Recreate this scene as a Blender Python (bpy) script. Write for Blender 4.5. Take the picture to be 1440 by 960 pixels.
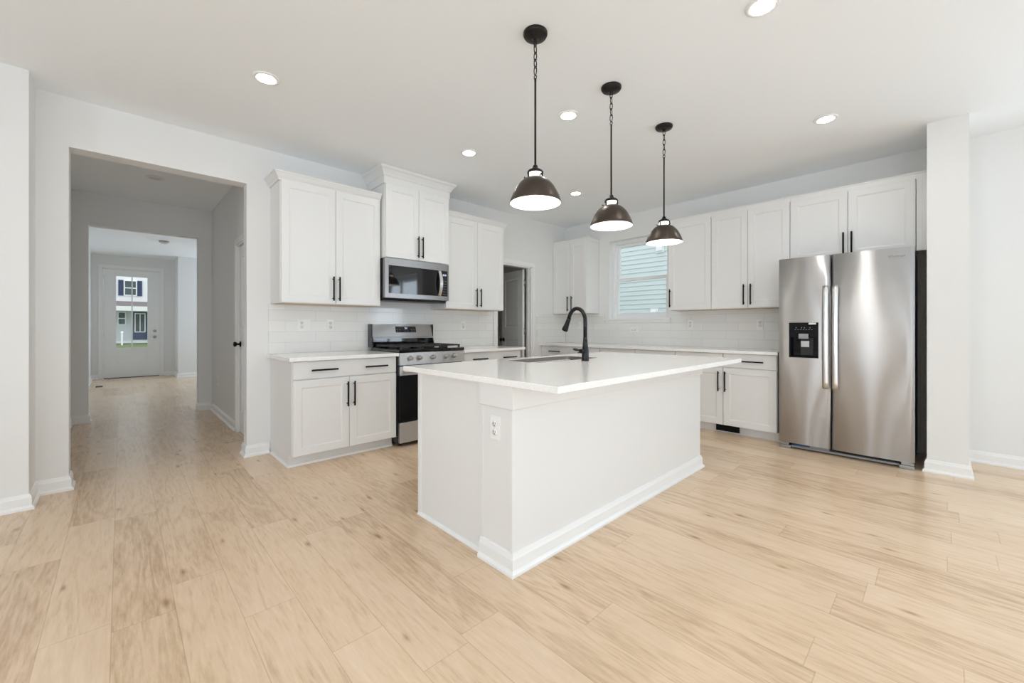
import bpy, bmesh, math, random
from mathutils import Vector, Matrix
PI = math.pi
S = bpy.context.scene
for o in list(bpy.data.objects):
    bpy.data.objects.remove(o)
COL = S.collection

# ------------------------------------------------------------------ camera
cam_data = bpy.data.cameras.new('camera')
cam_data.sensor_width = 36.0
cam_data.lens = 577.3 / 1440.0 * 36.0
cam_data.shift_y = -19.7 / 1440.0
cam_data.clip_start = 0.05
cam = bpy.data.objects.new('camera', cam_data)
cam.location = (0, 0, 1.135)
cam.rotation_euler = (PI / 2, 0, math.radians(46.357 - 90))
COL.objects.link(cam)
S.camera = cam

# ------------------------------------------------------------------ light and exposure
S.view_settings.view_transform = 'Standard'
S.view_settings.look = 'None'
S.view_settings.gamma = 1.0
S.view_settings.use_curve_mapping = False
S.view_settings.exposure = 0.0
S.cycles.max_bounces = 14          # a white room: let the daylight bounce as often as it does there
S.cycles.diffuse_bounces = 10
S.cycles.glossy_bounces = 6
S.cycles.transparent_max_bounces = 16
W = bpy.data.worlds.new('sky')
S.world = W
W.use_nodes = True
bg = W.node_tree.nodes['Background']
bg.inputs[0].default_value = (0.93, 0.97, 1.0, 1)
bg.inputs[1].default_value = 1.55

P_PATIO, P_RIGHT, P_LEFT, P_FOYER = 98, 132, 50, 52
P_LEFTBIG = 62
L_CAN, L_BULB = 112, 60


def area(name, loc, rot, sx, sy, power, col=(0.86, 0.975, 1.135)):
    d = bpy.data.lights.new(name, 'AREA')
    d.shape = 'RECTANGLE'
    d.size, d.size_y = sx, sy
    d.energy = power
    d.color = col
    o = bpy.data.objects.new(name, d)
    o.location = loc
    o.rotation_euler = rot
    COL.objects.link(o)
    return o


# daylight outside the openings of the room (behind the camera, right) and the foyer window; left lamps are added
area('daylight_patio', (-0.9, -4.75, 0.55), (PI / 2 + 0.6, 0, 0), 5.0, 2.0, P_PATIO)
area('daylight_right', (5.75, -2.4, 1.45), (0, PI / 2 + 0.2, 0), 2.0, 2.8, P_RIGHT)
area('added_streak_left', (-3.55, 1.15, 1.4), (0, -PI / 2, 0), 2.2, 0.8, P_LEFT)  # added lamp behind an invented window, makes the streak on the refrigerator
area('added_fill_left_rear', (-3.6, -2.2, 1.2), (0, -PI / 2 - 0.25, 0), 2.2, 2.8, P_LEFTBIG)  # added fill from the left for island end, window wall and refrigerator
area('daylight_foyer', (3.55, 10.9, 1.5), (0, PI / 2, 0), 1.5, 1.5, P_FOYER)


# ------------------------------------------------------------------ materials
def mat(name, col, rough=0.5, metal=0.0, spec=0.5, bump=0.0, bscale=40.0, var=0.0, stretch=(1, 1, 1), aniso=0.0, coat=0.0, emit=None, estr=0.0):
    m = bpy.data.materials.new(name)
    m.use_nodes = True
    nt = m.node_tree
    N, L = nt.nodes, nt.links
    b = N['Principled BSDF']
    b.inputs['Base Color'].default_value = (*col, 1)
    b.inputs['Roughness'].default_value = rough
    b.inputs['Metallic'].default_value = metal
    b.inputs['Specular IOR Level'].default_value = spec
    b.inputs['Coat Weight'].default_value = coat
    if aniso:
        b.inputs['Anisotropic'].default_value = aniso
        b.inputs['Anisotropic Rotation'].default_value = 0.25
        t = N.new('ShaderNodeTangent')
        t.direction_type = 'RADIAL'
        t.axis = 'Z'
        L.new(t.outputs[0], b.inputs['Tangent'])
    if emit:
        b.inputs['Emission Color'].default_value = (*emit, 1)
        b.inputs['Emission Strength'].default_value = estr
    tc = N.new('ShaderNodeTexCoord')
    mp = N.new('ShaderNodeMapping')
    mp.inputs['Scale'].default_value = stretch
    nz = N.new('ShaderNodeTexNoise')
    nz.inputs['Scale'].default_value = bscale
    nz.inputs['Detail'].default_value = 3
    L.new(tc.outputs['Object'], mp.inputs[0])
    L.new(mp.outputs[0], nz.inputs['Vector'])
    if var:
        mx = N.new('ShaderNodeMix')
        mx.data_type = 'RGBA'
        mx.inputs['A'].default_value = (*[c * (1 - var) for c in col], 1)
        mx.inputs['B'].default_value = (*[min(1, c * (1 + var)) for c in col], 1)
        L.new(nz.outputs['Fac'], mx.inputs['Factor'])
        L.new(mx.outputs['Result'], b.inputs['Base Color'])
    if bump:
        bp = N.new('ShaderNodeBump')
        bp.inputs['Strength'].default_value = bump
        bp.inputs['Distance'].default_value = 0.002
        L.new(nz.outputs['Fac'], bp.inputs['Height'])
        L.new(bp.outputs[0], b.inputs['Normal'])
    return m


def emission(name, col, strength):
    m = bpy.data.materials.new(name)
    m.use_nodes = True
    nt = m.node_tree
    nt.nodes.remove(nt.nodes['Principled BSDF'])
    e = nt.nodes.new('ShaderNodeEmission')
    e.inputs[0].default_value = (*col, 1)
    e.inputs[1].default_value = strength
    nt.links.new(e.outputs[0], nt.nodes['Material Output'].inputs[0])
    return m


def glass_pane(name, tint=(0.97, 0.99, 0.99), refl=0.08):
    m = bpy.data.materials.new(name)
    m.use_nodes = True
    nt = m.node_tree
    nt.nodes.remove(nt.nodes['Principled BSDF'])
    t = nt.nodes.new('ShaderNodeBsdfTransparent')
    t.inputs[0].default_value = (*tint, 1)
    g = nt.nodes.new('ShaderNodeBsdfGlossy')
    g.inputs['Roughness'].default_value = 0.02
    f = nt.nodes.new('ShaderNodeFresnel')
    f.inputs[0].default_value = 1.45
    mx = nt.nodes.new('ShaderNodeMixShader')
    mth = nt.nodes.new('ShaderNodeMath')
    mth.operation = 'MULTIPLY'
    mth.inputs[1].default_value = refl / 0.04
    nt.links.new(f.outputs[0], mth.inputs[0])
    nt.links.new(mth.outputs[0], mx.inputs[0])
    nt.links.new(t.outputs[0], mx.inputs[1])
    nt.links.new(g.outputs[0], mx.inputs[2])
    nt.links.new(mx.outputs[0], nt.nodes['Material Output'].inputs[0])
    return m


def floor_mat():
    m = bpy.data.materials.new('oak_planks')
    m.use_nodes = True
    nt = m.node_tree
    N, L = nt.nodes, nt.links
    b = N['Principled BSDF']
    tc = N.new('ShaderNodeTexCoord')
    sep = N.new('ShaderNodeSeparateXYZ')
    L.new(tc.outputs['Object'], sep.inputs[0])

    def M(op, a, c=None, d=None):
        n = N.new('ShaderNodeMath')
        n.operation = op
        for i, v in enumerate((a, c, d)):
            if v is None:
                continue
            if isinstance(v, (int, float)):
                n.inputs[i].default_value = v
            else:
                L.new(v, n.inputs[i])
        return n.outputs[0]

    PW, PL = 0.187, 1.22
    xs = M('DIVIDE', M('ADD', sep.outputs[0], 0.025), PW)
    row = M('FLOOR', xs)
    wn = N.new('ShaderNodeTexWhiteNoise')
    wn.noise_dimensions = '1D'
    L.new(row, wn.inputs['W'])
    ys = M('ADD', M('DIVIDE', sep.outputs[1], PL), M('MULTIPLY', wn.outputs['Value'], 7.3))
    colm = M('FLOOR', ys)
    wn2 = N.new('ShaderNodeTexWhiteNoise')
    wn2.noise_dimensions = '2D'
    cb = N.new('ShaderNodeCombineXYZ')
    L.new(row, cb.inputs[0])
    L.new(colm, cb.inputs[1])
    L.new(cb.outputs[0], wn2.inputs['Vector'])
    rnd = wn2.outputs['Value']
    # grain coordinates: long along y, shifted from plank to plank
    cg = N.new('ShaderNodeCombineXYZ')
    L.new(M('ADD', M('MULTIPLY', sep.outputs[0], 1.0), M('MULTIPLY', rnd, 37.0)), cg.inputs[0])
    L.new(M('ADD', M('MULTIPLY', sep.outputs[1], 0.11), M('MULTIPLY', rnd, 11.0)), cg.inputs[1])
    L.new(M('MULTIPLY', rnd, 5.0), cg.inputs[2])
    n1 = N.new('ShaderNodeTexNoise')
    n1.inputs['Scale'].default_value = 9.0
    n1.inputs['Detail'].default_value = 3.0
    n1.inputs['Distortion'].default_value = 0.4
    L.new(cg.outputs[0], n1.inputs['Vector'])
    rings = M('SINE', M('MULTIPLY', n1.outputs['Fac'], 46.0))
    n2 = N.new('ShaderNodeTexNoise')
    n2.inputs['Scale'].default_value = 85.0
    n2.inputs['Detail'].default_value = 5.0
    n2.inputs['Roughness'].default_value = 0.65
    L.new(cg.outputs[0], n2.inputs['Vector'])
    n3 = N.new('ShaderNodeTexNoise')
    n3.inputs['Scale'].default_value = 3.2
    n3.inputs['Detail'].default_value = 2.0
    L.new(cg.outputs[0], n3.inputs['Vector'])
    # knots
    ck = N.new('ShaderNodeCombineXYZ')
    L.new(M('ADD', M('MULTIPLY', sep.outputs[0], 5.3), M('MULTIPLY', rnd, 23.0)), ck.inputs[0])
    L.new(M('MULTIPLY', sep.outputs[1], 1.9), ck.inputs[1])
    vo = N.new('ShaderNodeTexVoronoi')
    vo.voronoi_dimensions = '2D'
    vo.inputs['Scale'].default_value = 1.0
    L.new(ck.outputs[0], vo.inputs['Vector'])
    knot = N.new('ShaderNodeMapRange')
    knot.inputs[1].default_value = 0.0
    knot.inputs[2].default_value = 0.13
    knot.inputs[3].default_value = 1.0
    knot.inputs[4].default_value = 0.0
    L.new(vo.outputs['Distance'], knot.inputs[0])
    sepc = N.new('ShaderNodeSeparateColor')
    L.new(vo.outputs['Color'], sepc.inputs[0])
    keep = M('GREATER_THAN', sepc.outputs[0], 0.62)
    kn = M('MULTIPLY', M('POWER', knot.outputs[0], 2.0), keep)
    # tone value
    t = M('MULTIPLY', M('SUBTRACT', rnd, 0.5), 0.22)
    t = M('ADD', t, M('MULTIPLY', M('SUBTRACT', n3.outputs['Fac'], 0.5), 0.50))
    t = M('ADD', t, M('MULTIPLY', rings, 0.075))
    t = M('ADD', t, M('MULTIPLY', M('SUBTRACT', n2.outputs['Fac'], 0.5), 0.72))
    t = M('ADD', t, 0.5)
    t = M('SUBTRACT', t, M('MULTIPLY', kn, 0.55))
    cr = N.new('ShaderNodeValToRGB')
    e = cr.color_ramp.elements
    e[0].position, e[0].color = 0.0, (0.41, 0.262, 0.152, 1)
    e[1].position, e[1].color = 1.0, (0.83, 0.67, 0.50, 1)
    k = cr.color_ramp.elements.new(0.5)
    k.color = (0.725, 0.548, 0.382, 1)
    L.new(t, cr.inputs[0])
    # seams
    fx = M('FRACT', xs)
    fy = M('FRACT', ys)
    ex = M('MINIMUM', fx, M('SUBTRACT', 1.0, fx))
    ey = M('MINIMUM', fy, M('SUBTRACT', 1.0, fy))
    sx = M('LESS_THAN', ex, 0.0085)
    sy = M('LESS_THAN', ey, 0.0013)
    seam = M('MAXIMUM', sx, sy)
    mx = N.new('ShaderNodeMix')
    mx.data_type = 'RGBA'
    mx.inputs['B'].default_value = (0.22, 0.14, 0.085, 1)
    L.new(M('MULTIPLY', seam, 0.26), mx.inputs['Factor'])
    L.new(cr.outputs[0], mx.inputs['A'])
    L.new(mx.outputs['Result'], b.inputs['Base Color'])
    b.inputs['Roughness'].default_value = 0.25
    b.inputs['Specular IOR Level'].default_value = 0.5
    bp = N.new('ShaderNodeBump')
    bp.inputs['Strength'].default_value = 0.18
    bp.inputs['Distance'].default_value = 0.001
    L.new(M('SUBTRACT', n2.outputs['Fac'], M('MULTIPLY', seam, 1.5)), bp.inputs['Height'])
    L.new(bp.outputs[0], b.inputs['Normal'])
    return m


def tile_mat():
    m = bpy.data.materials.new('white_subway_tile')
    m.use_nodes = True
    nt = m.node_tree
    N, L = nt.nodes, nt.links
    b = N['Principled BSDF']
    tc = N.new('ShaderNodeTexCoord')
    sep = N.new('ShaderNodeSeparateXYZ')
    L.new(tc.outputs['Object'], sep.inputs[0])
    cb = N.new('ShaderNodeCombineXYZ')
    L.new(sep.outputs[0], cb.inputs[0])
    L.new(sep.outputs[2], cb.inputs[1])
    br = N.new('ShaderNodeTexBrick')
    br.offset = 0.667
    br.offset_frequency = 2
    br.inputs['Scale'].default_value = 1.0
    br.inputs['Brick Width'].default_value = 0.405
    br.inputs['Row Height'].default_value = 0.1005
    br.inputs['Mortar Size'].default_value = 0.0016
    br.inputs['Mortar Smooth'].default_value = 0.15
    br.inputs['Color1'].default_value = (0.80, 0.80, 0.785, 1)
    br.inputs['Color2'].default_value = (0.84, 0.84, 0.825, 1)
    br.inputs['Mortar'].default_value = (0.66, 0.66, 0.65, 1)
    L.new(cb.outputs[0], br.inputs['Vector'])
    L.new(br.outputs['Color'], b.inputs['Base Color'])
    b.inputs['Roughness'].default_value = 0.10
    nz = N.new('ShaderNodeTexNoise')
    nz.inputs['Scale'].default_value = 6.0
    L.new(tc.outputs['Object'], nz.inputs['Vector'])
    ad = N.new('ShaderNodeMath')
    ad.operation = 'MULTIPLY_ADD'
    ad.inputs[1].default_value = -1.0
    L.new(br.outputs['Fac'], ad.inputs[0])
    L.new(nz.outputs['Fac'], ad.inputs[2])
    bp = N.new('ShaderNodeBump')
    bp.inputs['Strength'].default_value = 0.5
    bp.inputs['Distance'].default_value = 0.0015
    L.new(ad.outputs[0], bp.inputs['Height'])
    L.new(bp.outputs[0], b.inputs['Normal'])
    return m


def quartz_mat():
    m = mat('white_quartz', (0.78, 0.77, 0.74), rough=0.13, spec=0.5)
    nt = m.node_tree
    N, L = nt.nodes, nt.links
    b = N['Principled BSDF']
    tc = N.new('ShaderNodeTexCoord')
    v = N.new('ShaderNodeTexVoronoi')
    v.inputs['Scale'].default_value = 420.0
    L.new(tc.outputs['Object'], v.inputs['Vector'])
    n = N.new('ShaderNodeTexNoise')
    n.inputs['Scale'].default_value = 320.0
    n.inputs['Detail'].default_value = 4.0
    L.new(tc.outputs['Object'], n.inputs['Vector'])
    mu = N.new('ShaderNodeMath')
    mu.operation = 'MULTIPLY'
    sc = N.new('ShaderNodeSeparateColor')
    L.new(v.outputs['Color'], sc.inputs[0])
    L.new(sc.outputs[0], mu.inputs[0])
    L.new(n.outputs['Fac'], mu.inputs[1])
    cr = N.new('ShaderNodeValToRGB')
    e = cr.color_ramp.elements
    e[0].position, e[0].color = 0.0, (0.93, 0.925, 0.91, 1)
    e[1].position, e[1].color = 0.62, (0.70, 0.69, 0.66, 1)
    k = e.new(0.34)
    k.color = (0.92, 0.915, 0.90, 1)
    L.new(mu.outputs[0], cr.inputs[0])
    L.new(cr.outputs[0], b.inputs['Base Color'])
    return m


M_WALL = mat('white_wall_paint', (0.80, 0.80, 0.792), rough=0.75, spec=0.3, bump=0.08, bscale=90)
M_CEIL = mat('ceiling_paint', (0.885, 0.915, 0.94), rough=0.85, spec=0.2, bump=0.06, bscale=90)
M_TRIM = mat('white_trim_paint', (0.86, 0.86, 0.855), rough=0.32, bump=0.03, bscale=25)
M_CAB = mat('white_cabinet_paint', (0.795, 0.795, 0.788), rough=0.36, bump=0.03, bscale=25)
M_CABIN = mat('maple_underside', (0.62, 0.46, 0.30), rough=0.5, var=0.12, bscale=8, stretch=(1, 8, 1))
M_BLACK = mat('matte_black_metal', (0.006, 0.006, 0.006), rough=0.5, spec=0.2, bump=0.03, bscale=200)
M_FAUCET = mat('oil_black_metal', (0.005, 0.005, 0.007), rough=0.26, spec=0.35, bump=0.02, bscale=200)
M_FLOOR = floor_mat()
M_TILE = tile_mat()
M_QUARTZ = quartz_mat()
M_STEEL = mat('brushed_steel', (0.655, 0.65, 0.65), rough=0.43, metal=1.0, aniso=1.0, bump=0.03, bscale=60, stretch=(0.4, 0.4, 30))
M_STEELD = mat('dark_brushed_steel', (0.33, 0.325, 0.32), rough=0.33, metal=1.0, aniso=0.5, bump=0.03, bscale=60, stretch=(0.4, 0.4, 30))
M_CHROME = mat('polished_steel', (0.80, 0.80, 0.80), rough=0.28, metal=1.0, bump=0.02, bscale=80)
M_NICKEL = mat('satin_nickel', (0.45, 0.44, 0.42), rough=0.33, metal=1.0, bump=0.02, bscale=120)
M_BLKGLASS = mat('black_glass', (0.006, 0.006, 0.007), rough=0.04, spec=0.6, bump=0.01, bscale=3)
M_BLKSOFT = mat('satin_black_glass', (0.005, 0.005, 0.006), rough=0.12, spec=0.22, bump=0.01, bscale=3)
M_BLKPLASTIC = mat('black_plastic', (0.012, 0.012, 0.013), rough=0.4, bump=0.05, bscale=300)
M_GREYSIDE = mat('grey_painted_steel', (0.018, 0.019, 0.020), rough=0.5, bump=0.05, bscale=300)
M_GREYPL = mat('grey_plastic', (0.30, 0.30, 0.31), rough=0.4, bump=0.03, bscale=200)
M_IRON = mat('cast_iron', (0.018, 0.017, 0.016), rough=0.5, bump=0.2, bscale=250)
M_BRONZE = mat('aged_bronze', (0.085, 0.068, 0.057), rough=0.36, metal=0.85, bump=0.02, bscale=60, var=0.08)
M_BRONZED = mat('dark_bronze', (0.020, 0.016, 0.014), rough=0.42, metal=0.6, bump=0.03, bscale=100)
M_SHADEIN = mat('white_enamel', (0.90, 0.89, 0.86), rough=0.35, bump=0.02, bscale=30)
M_OPAL = mat('opal_glass', (0.95, 0.93, 0.9), rough=0.2, emit=(1.0, 0.93, 0.82), estr=2.2)
M_BULB = emission('bulb_glow', (1.0, 0.95, 0.87), L_BULB)
M_CAN = emission('led_lens_glow', (1.0, 0.975, 0.93), L_CAN)
M_LENSOFF = mat('frosted_lens', (0.70, 0.69, 0.66), rough=0.4, bump=0.02, bscale=60)
M_PLATE = mat('white_plastic', (0.86, 0.86, 0.85), rough=0.3, bump=0.02, bscale=80)
M_SLOT = mat('dark_slot', (0.03, 0.03, 0.03), rough=0.6, bump=0.02, bscale=80)
M_SINK = mat('sink_steel', (0.20, 0.175, 0.16), rough=0.38, metal=1.0, bump=0.03, bscale=90)
M_GLASS = glass_pane('clear_pane', refl=0.006)
M_VINYL = mat('white_vinyl', (0.86, 0.87, 0.88), rough=0.35, bump=0.02, bscale=40)
M_SIDING = mat('pale_teal_siding', (0.64, 0.705, 0.715), rough=0.6, var=0.02, bscale=12)
M_WHITESID = mat('white_siding', (0.82, 0.83, 0.85), rough=0.6, bump=0.1, bscale=20)
M_GREYSID = mat('pale_grey_siding', (0.62, 0.65, 0.71), rough=0.6, bump=0.1, bscale=20)
M_NAVY = mat('navy_paint', (0.03, 0.05, 0.13), rough=0.5, bump=0.03, bscale=30)
M_SHINGLE = mat('grey_brown_shingles', (0.22, 0.19, 0.19), rough=0.9, var=0.25, bscale=30, bump=0.3)
M_DKGLASS = mat('dark_window_glass', (0.05, 0.08, 0.09), rough=0.08, var=0.5, bscale=3)
M_GRASS = mat('lawn_green', (0.19, 0.23, 0.10), rough=0.9, var=0.4, bscale=14, bump=0.4)
M_DOORW = mat('white_door_paint', (0.86, 0.87, 0.87), rough=0.35, bump=0.03, bscale=25)
M_DISPLAY = emission('blue_white_digits', (0.62, 0.72, 1.0), 1.4)
M_ICON = mat('pale_print', (0.45, 0.45, 0.46), rough=0.5, bump=0.01, bscale=60)
M_BLUE = mat('blue_film', (0.02, 0.09, 0.24), rough=0.25, bump=0.1, bscale=30)
M_LABEL = mat('white_label', (0.8, 0.8, 0.78), rough=0.5, bump=0.01, bscale=60)
M_WIRE = mat('white_wire_coating', (0.75, 0.75, 0.73), rough=0.4, bump=0.01, bscale=60)


# ------------------------------------------------------------------ mesh helpers
def _merge(bm, tmp):
    me = bpy.data.meshes.new('tmp')
    tmp.to_mesh(me)
    tmp.free()
    bm.from_mesh(me)
    bpy.data.meshes.remove(me)


def box(bm, lo, hi, bev=0.0, mi=0, seg=2):
    t = bmesh.new()
    x0, y0, z0 = [min(a, b) for a, b in zip(lo, hi)]
    x1, y1, z1 = [max(a, b) for a, b in zip(lo, hi)]
    v = [t.verts.new(p) for p in ((x0, y0, z0), (x1, y0, z0), (x1, y1, z0), (x0, y1, z0), (x0, y0, z1), (x1, y0, z1), (x1, y1, z1), (x0, y1, z1))]
    for f in ((3, 2, 1, 0), (4, 5, 6, 7), (0, 1, 5, 4), (1, 2, 6, 5), (2, 3, 7, 6), (3, 0, 4, 7)):
        t.faces.new([v[i] for i in f])
    if bev:
        bmesh.ops.bevel(t, geom=list(t.edges), offset=bev, segments=seg, affect='EDGES', profile=0.7)
    for f in t.faces:
        f.material_index = mi
    _merge(bm, t)


def frame_of(d):
    d = d.normalized()
    a = Vector((0, 0, 1)) if abs(d.z) < 0.9 else Vector((1, 0, 0))
    u = d.cross(a).normalized()
    return u, d.cross(u).normalized()


def tube(bm, pts, r, n=12, mi=0, cap=True, smooth=True):
    """sweep a circle along pts; r number or list"""
    pts = [Vector(p) for p in pts]
    rs = r if isinstance(r, (list, tuple)) else [r] * len(pts)
    rings = []
    u = None
    for i, p in enumerate(pts):
        d = (pts[min(i + 1, len(pts) - 1)] - pts[max(i - 1, 0)]).normalized()
        if u is None:
            u, w = frame_of(d)
        else:
            u = (u - d * u.dot(d)).normalized()
            w = d.cross(u).normalized()
        rings.append([bm.verts.new(p + (u * math.cos(2 * PI * k / n) + w * math.sin(2 * PI * k / n)) * rs[i]) for k in range(n)])
    fs = []
    for a, b in zip(rings, rings[1:]):
        for k in range(n):
            f = bm.faces.new((a[k], a[(k + 1) % n], b[(k + 1) % n], b[k]))
            f.smooth = smooth
            f.material_index = mi
            fs.append(f)
    if cap:
        for rg, rev in ((rings[0], True), (rings[-1], False)):
            f = bm.faces.new(list(reversed(rg)) if rev else rg)
            f.material_index = mi
            fs.append(f)
    bmesh.ops.recalc_face_normals(bm, faces=fs)


def lathe(bm, prof, n=40, c=(0, 0, 0), mi=0, smooth=True, axis='z', hollow=False):
    """prof: list of (r, h) revolved about an axis through c"""
    rings = []
    for r, h in prof:
        ring = []
        for k in range(n):
            a = 2 * PI * k / n
            p = {'z': (r * math.cos(a), r * math.sin(a), h), 'y': (r * math.cos(a), h, r * math.sin(a)), 'x': (h, r * math.cos(a), r * math.sin(a))}[axis]
            ring.append(bm.verts.new((p[0] + c[0], p[1] + c[1], p[2] + c[2])))
        rings.append(ring)
    fs = []
    for a, b in zip(rings, rings[1:]):
        for k in range(n):
            f = bm.faces.new((a[k], a[(k + 1) % n], b[(k + 1) % n], b[k]))
            f.smooth = smooth
            f.material_index = mi
            fs.append(f)
    if hollow:
        for k in range(n):
            fs.append(bm.faces.new((rings[-1][k], rings[-1][(k + 1) % n], rings[0][(k + 1) % n], rings[0][k])))
    if prof[0][0] > 1e-6 and not hollow:
        fs.append(bm.faces.new(rings[0]))
    if prof[-1][0] > 1e-6 and not hollow:
        fs.append(bm.faces.new(rings[-1]))
    for f in fs:
        f.material_index = mi
    bmesh.ops.remove_doubles(bm, verts=[v for rg in rings for v in rg], dist=1e-6)
    bmesh.ops.recalc_face_normals(bm, faces=[f for f in fs if f.is_valid])


def prism(bm, poly, h0, h1, axis='x', mi=0):
    """extrude a 2-D polygon along an axis: axis x -> poly is (y,z); y -> (x,z); z -> (x,y)"""
    def P(p, h):
        return {'x': (h, p[0], p[1]), 'y': (p[0], h, p[1]), 'z': (p[0], p[1], h)}[axis]
    a = [bm.verts.new(P(p, h0)) for p in poly]
    b = [bm.verts.new(P(p, h1)) for p in poly]
    fs = [bm.faces.new(a), bm.faces.new(list(reversed(b)))]
    n = len(poly)
    for k in range(n):
        fs.append(bm.faces.new((a[k], b[k], b[(k + 1) % n], a[(k + 1) % n])))
    for f in fs:
        f.material_index = mi
    bmesh.ops.recalc_face_normals(bm, faces=fs)


def sweep(bm, path, prof, side=1, mi=0):
    """sweep a profile of (offset, z) along a 2-D path with mitred corners; side +1 puts the offset left of travel"""
    path = [Vector(p) for p in path]
    n = len(path)
    secs = []
    for i, p in enumerate(path):
        d0 = (path[i] - path[i - 1]).normalized() if i > 0 else None
        d1 = (path[i + 1] - path[i]).normalized() if i < n - 1 else None
        if d0 is None:
            m = Vector((-d1.y, d1.x))
        elif d1 is None:
            m = Vector((-d0.y, d0.x))
        else:
            n0, n1 = Vector((-d0.y, d0.x)), Vector((-d1.y, d1.x))
            m = (n0 + n1)
            m = m / max(0.2, m.dot(n0))
        secs.append([bm.verts.new((p.x + m.x * o * side, p.y + m.y * o * side, z)) for o, z in prof])
    fs = []
    k = len(prof)
    for a, b in zip(secs, secs[1:]):
        for j in range(k):
            fs.append(bm.faces.new((a[j], b[j], b[(j + 1) % k], a[(j + 1) % k])))
    fs.append(bm.faces.new(secs[0]))
    fs.append(bm.faces.new(list(reversed(secs[-1]))))
    for f in fs:
        f.material_index = mi
    bmesh.ops.recalc_face_normals(bm, faces=fs)


def shaker(bm, x0, x1, z0, z1, yf, yb, fw=0.062, rec=0.007, mi=0):
    """a framed door leaf facing -y with a recessed centre panel"""
    c = 0.0018

    def ring(x0, x1, z0, z1, y):
        return [bm.verts.new(p) for p in ((x0, y, z0), (x1, y, z0), (x1, y, z1), (x0, y, z1))]
    R = [ring(x0, x1, z0, z1, yb), ring(x0, x1, z0, z1, yf + c), ring(x0 + c, x1 - c, z0 + c, z1 - c, yf),
         ring(x0 + fw, x1 - fw, z0 + fw, z1 - fw, yf), ring(x0 + fw + 0.002, x1 - fw - 0.002, z0 + fw + 0.002, z1 - fw - 0.002, yf + rec * 0.6),
         ring(x0 + fw + 0.010, x1 - fw - 0.010, z0 + fw + 0.010, z1 - fw - 0.010, yf + rec)]
    fs = []
    for a, b in zip(R, R[1:]):
        for k in range(4):
            fs.append(bm.faces.new((a[k], a[(k + 1) % 4], b[(k + 1) % 4], b[k])))
    fs.append(bm.faces.new(R[0]))
    fs.append(bm.faces.new(R[-1]))
    for f in fs:
        f.material_index = mi
    bmesh.ops.recalc_face_normals(bm, faces=fs)


def obj(name, bm, mats, parent=None, loc=None, rot=None):
    me = bpy.data.meshes.new(name)
    bm.to_mesh(me)
    bm.free()
    for m in (mats if isinstance(mats, (list, tuple)) else [mats]):
        me.materials.append(m)
    o = bpy.data.objects.new(name, me)
    COL.objects.link(o)
    if parent:
        o.parent = parent
    if loc:
        o.location = loc
    if rot:
        o.rotation_euler = rot
    return o


def tag(o, label, cat, group=None, kind=None):
    o['label'] = label
    if cat:
        o['category'] = cat
    if group:
        o['group'] = group
    if kind:
        o['kind'] = kind
    return o


def thing(name, label, cat, loc=(0, 0, 0), rz=0.0, group=None, kind=None):
    o = bpy.data.objects.new(name, None)
    o.empty_display_size = 0.1
    COL.objects.link(o)
    o.location = loc
    o.rotation_euler = (0, 0, rz)
    return tag(o, label, cat, group, kind)


def struct(name, bm, m, label, cat='wall'):
    return tag(obj(name, bm, m), label, cat, kind='structure')


def B():
    return bmesh.new()


def copy_thing(root, loc, rz=None, label=None):
    r = root.copy()
    COL.objects.link(r)
    r.location = loc
    if rz is not None:
        r.rotation_euler = (0, 0, rz)
    if label:
        r['label'] = label
    for ch in list(root.children):
        c = ch.copy()
        COL.objects.link(c)
        c.parent = r
        for g in list(ch.children):
            d = g.copy()
            COL.objects.link(d)
            d.parent = c
    return r


# ------------------------------------------------------------------ key dimensions
ZC = 2.743           # ceiling
YA = 4.22            # face of the range wall
XB = 5.23            # face of the window wall
YP = 3.946           # jutting wall left of the hall opening
XL = -0.415
XH0, XH1, ZH = -0.262, 0.803, 2.40
YAB = 4.37           # back of the range wall
XQ, YQ0, YQ1 = 4.61, -0.138, 0.085
HL, HR, HY = -0.43, 0.92, 7.02
FY = 12.75           # front door wall
ZK = 0.895           # countertop height
XW, YS = -3.3, -3.9  # left wall, wall behind the camera

# ------------------------------------------------------------------ shell
bm = B(); box(bm, (-3.6, -4.0, -0.12), (5.5, 13.0, 0.0)); struct('floor', bm, M_FLOOR, 'light oak plank floor running through kitchen and hall', 'floor')
bm = B(); box(bm, (-3.6, -4.0, ZC), (5.5, 13.0, ZC + 0.15)); struct('ceiling', bm, M_CEIL, 'flat white ceiling over kitchen and hall', 'ceiling')

PX0, PX1, PZ = 3.735, 4.425, 2.03   # pantry doorway
bm = B()
box(bm, (XL, YA, 0), (XH0, YAB, ZC))
box(bm, (XH0, YA, ZH), (XH1, YAB, ZC))
box(bm, (XH1, YA, 0), (PX0, YAB - 0.03, ZC))
box(bm, (PX0, YA, PZ), (PX1, YA + 0.09, ZC))
box(bm, (PX1, YA, 0), (XB, YA + 0.09, ZC))
struct('wall_back', bm, M_WALL, 'white wall with hall opening, cooking range and pantry doorway')
bm = B(); box(bm, (XW, YP, 0), (XL, YAB, ZC)); struct('wall_back_left', bm, M_WALL, 'white wall jutting forward left of the hall opening')

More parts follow.
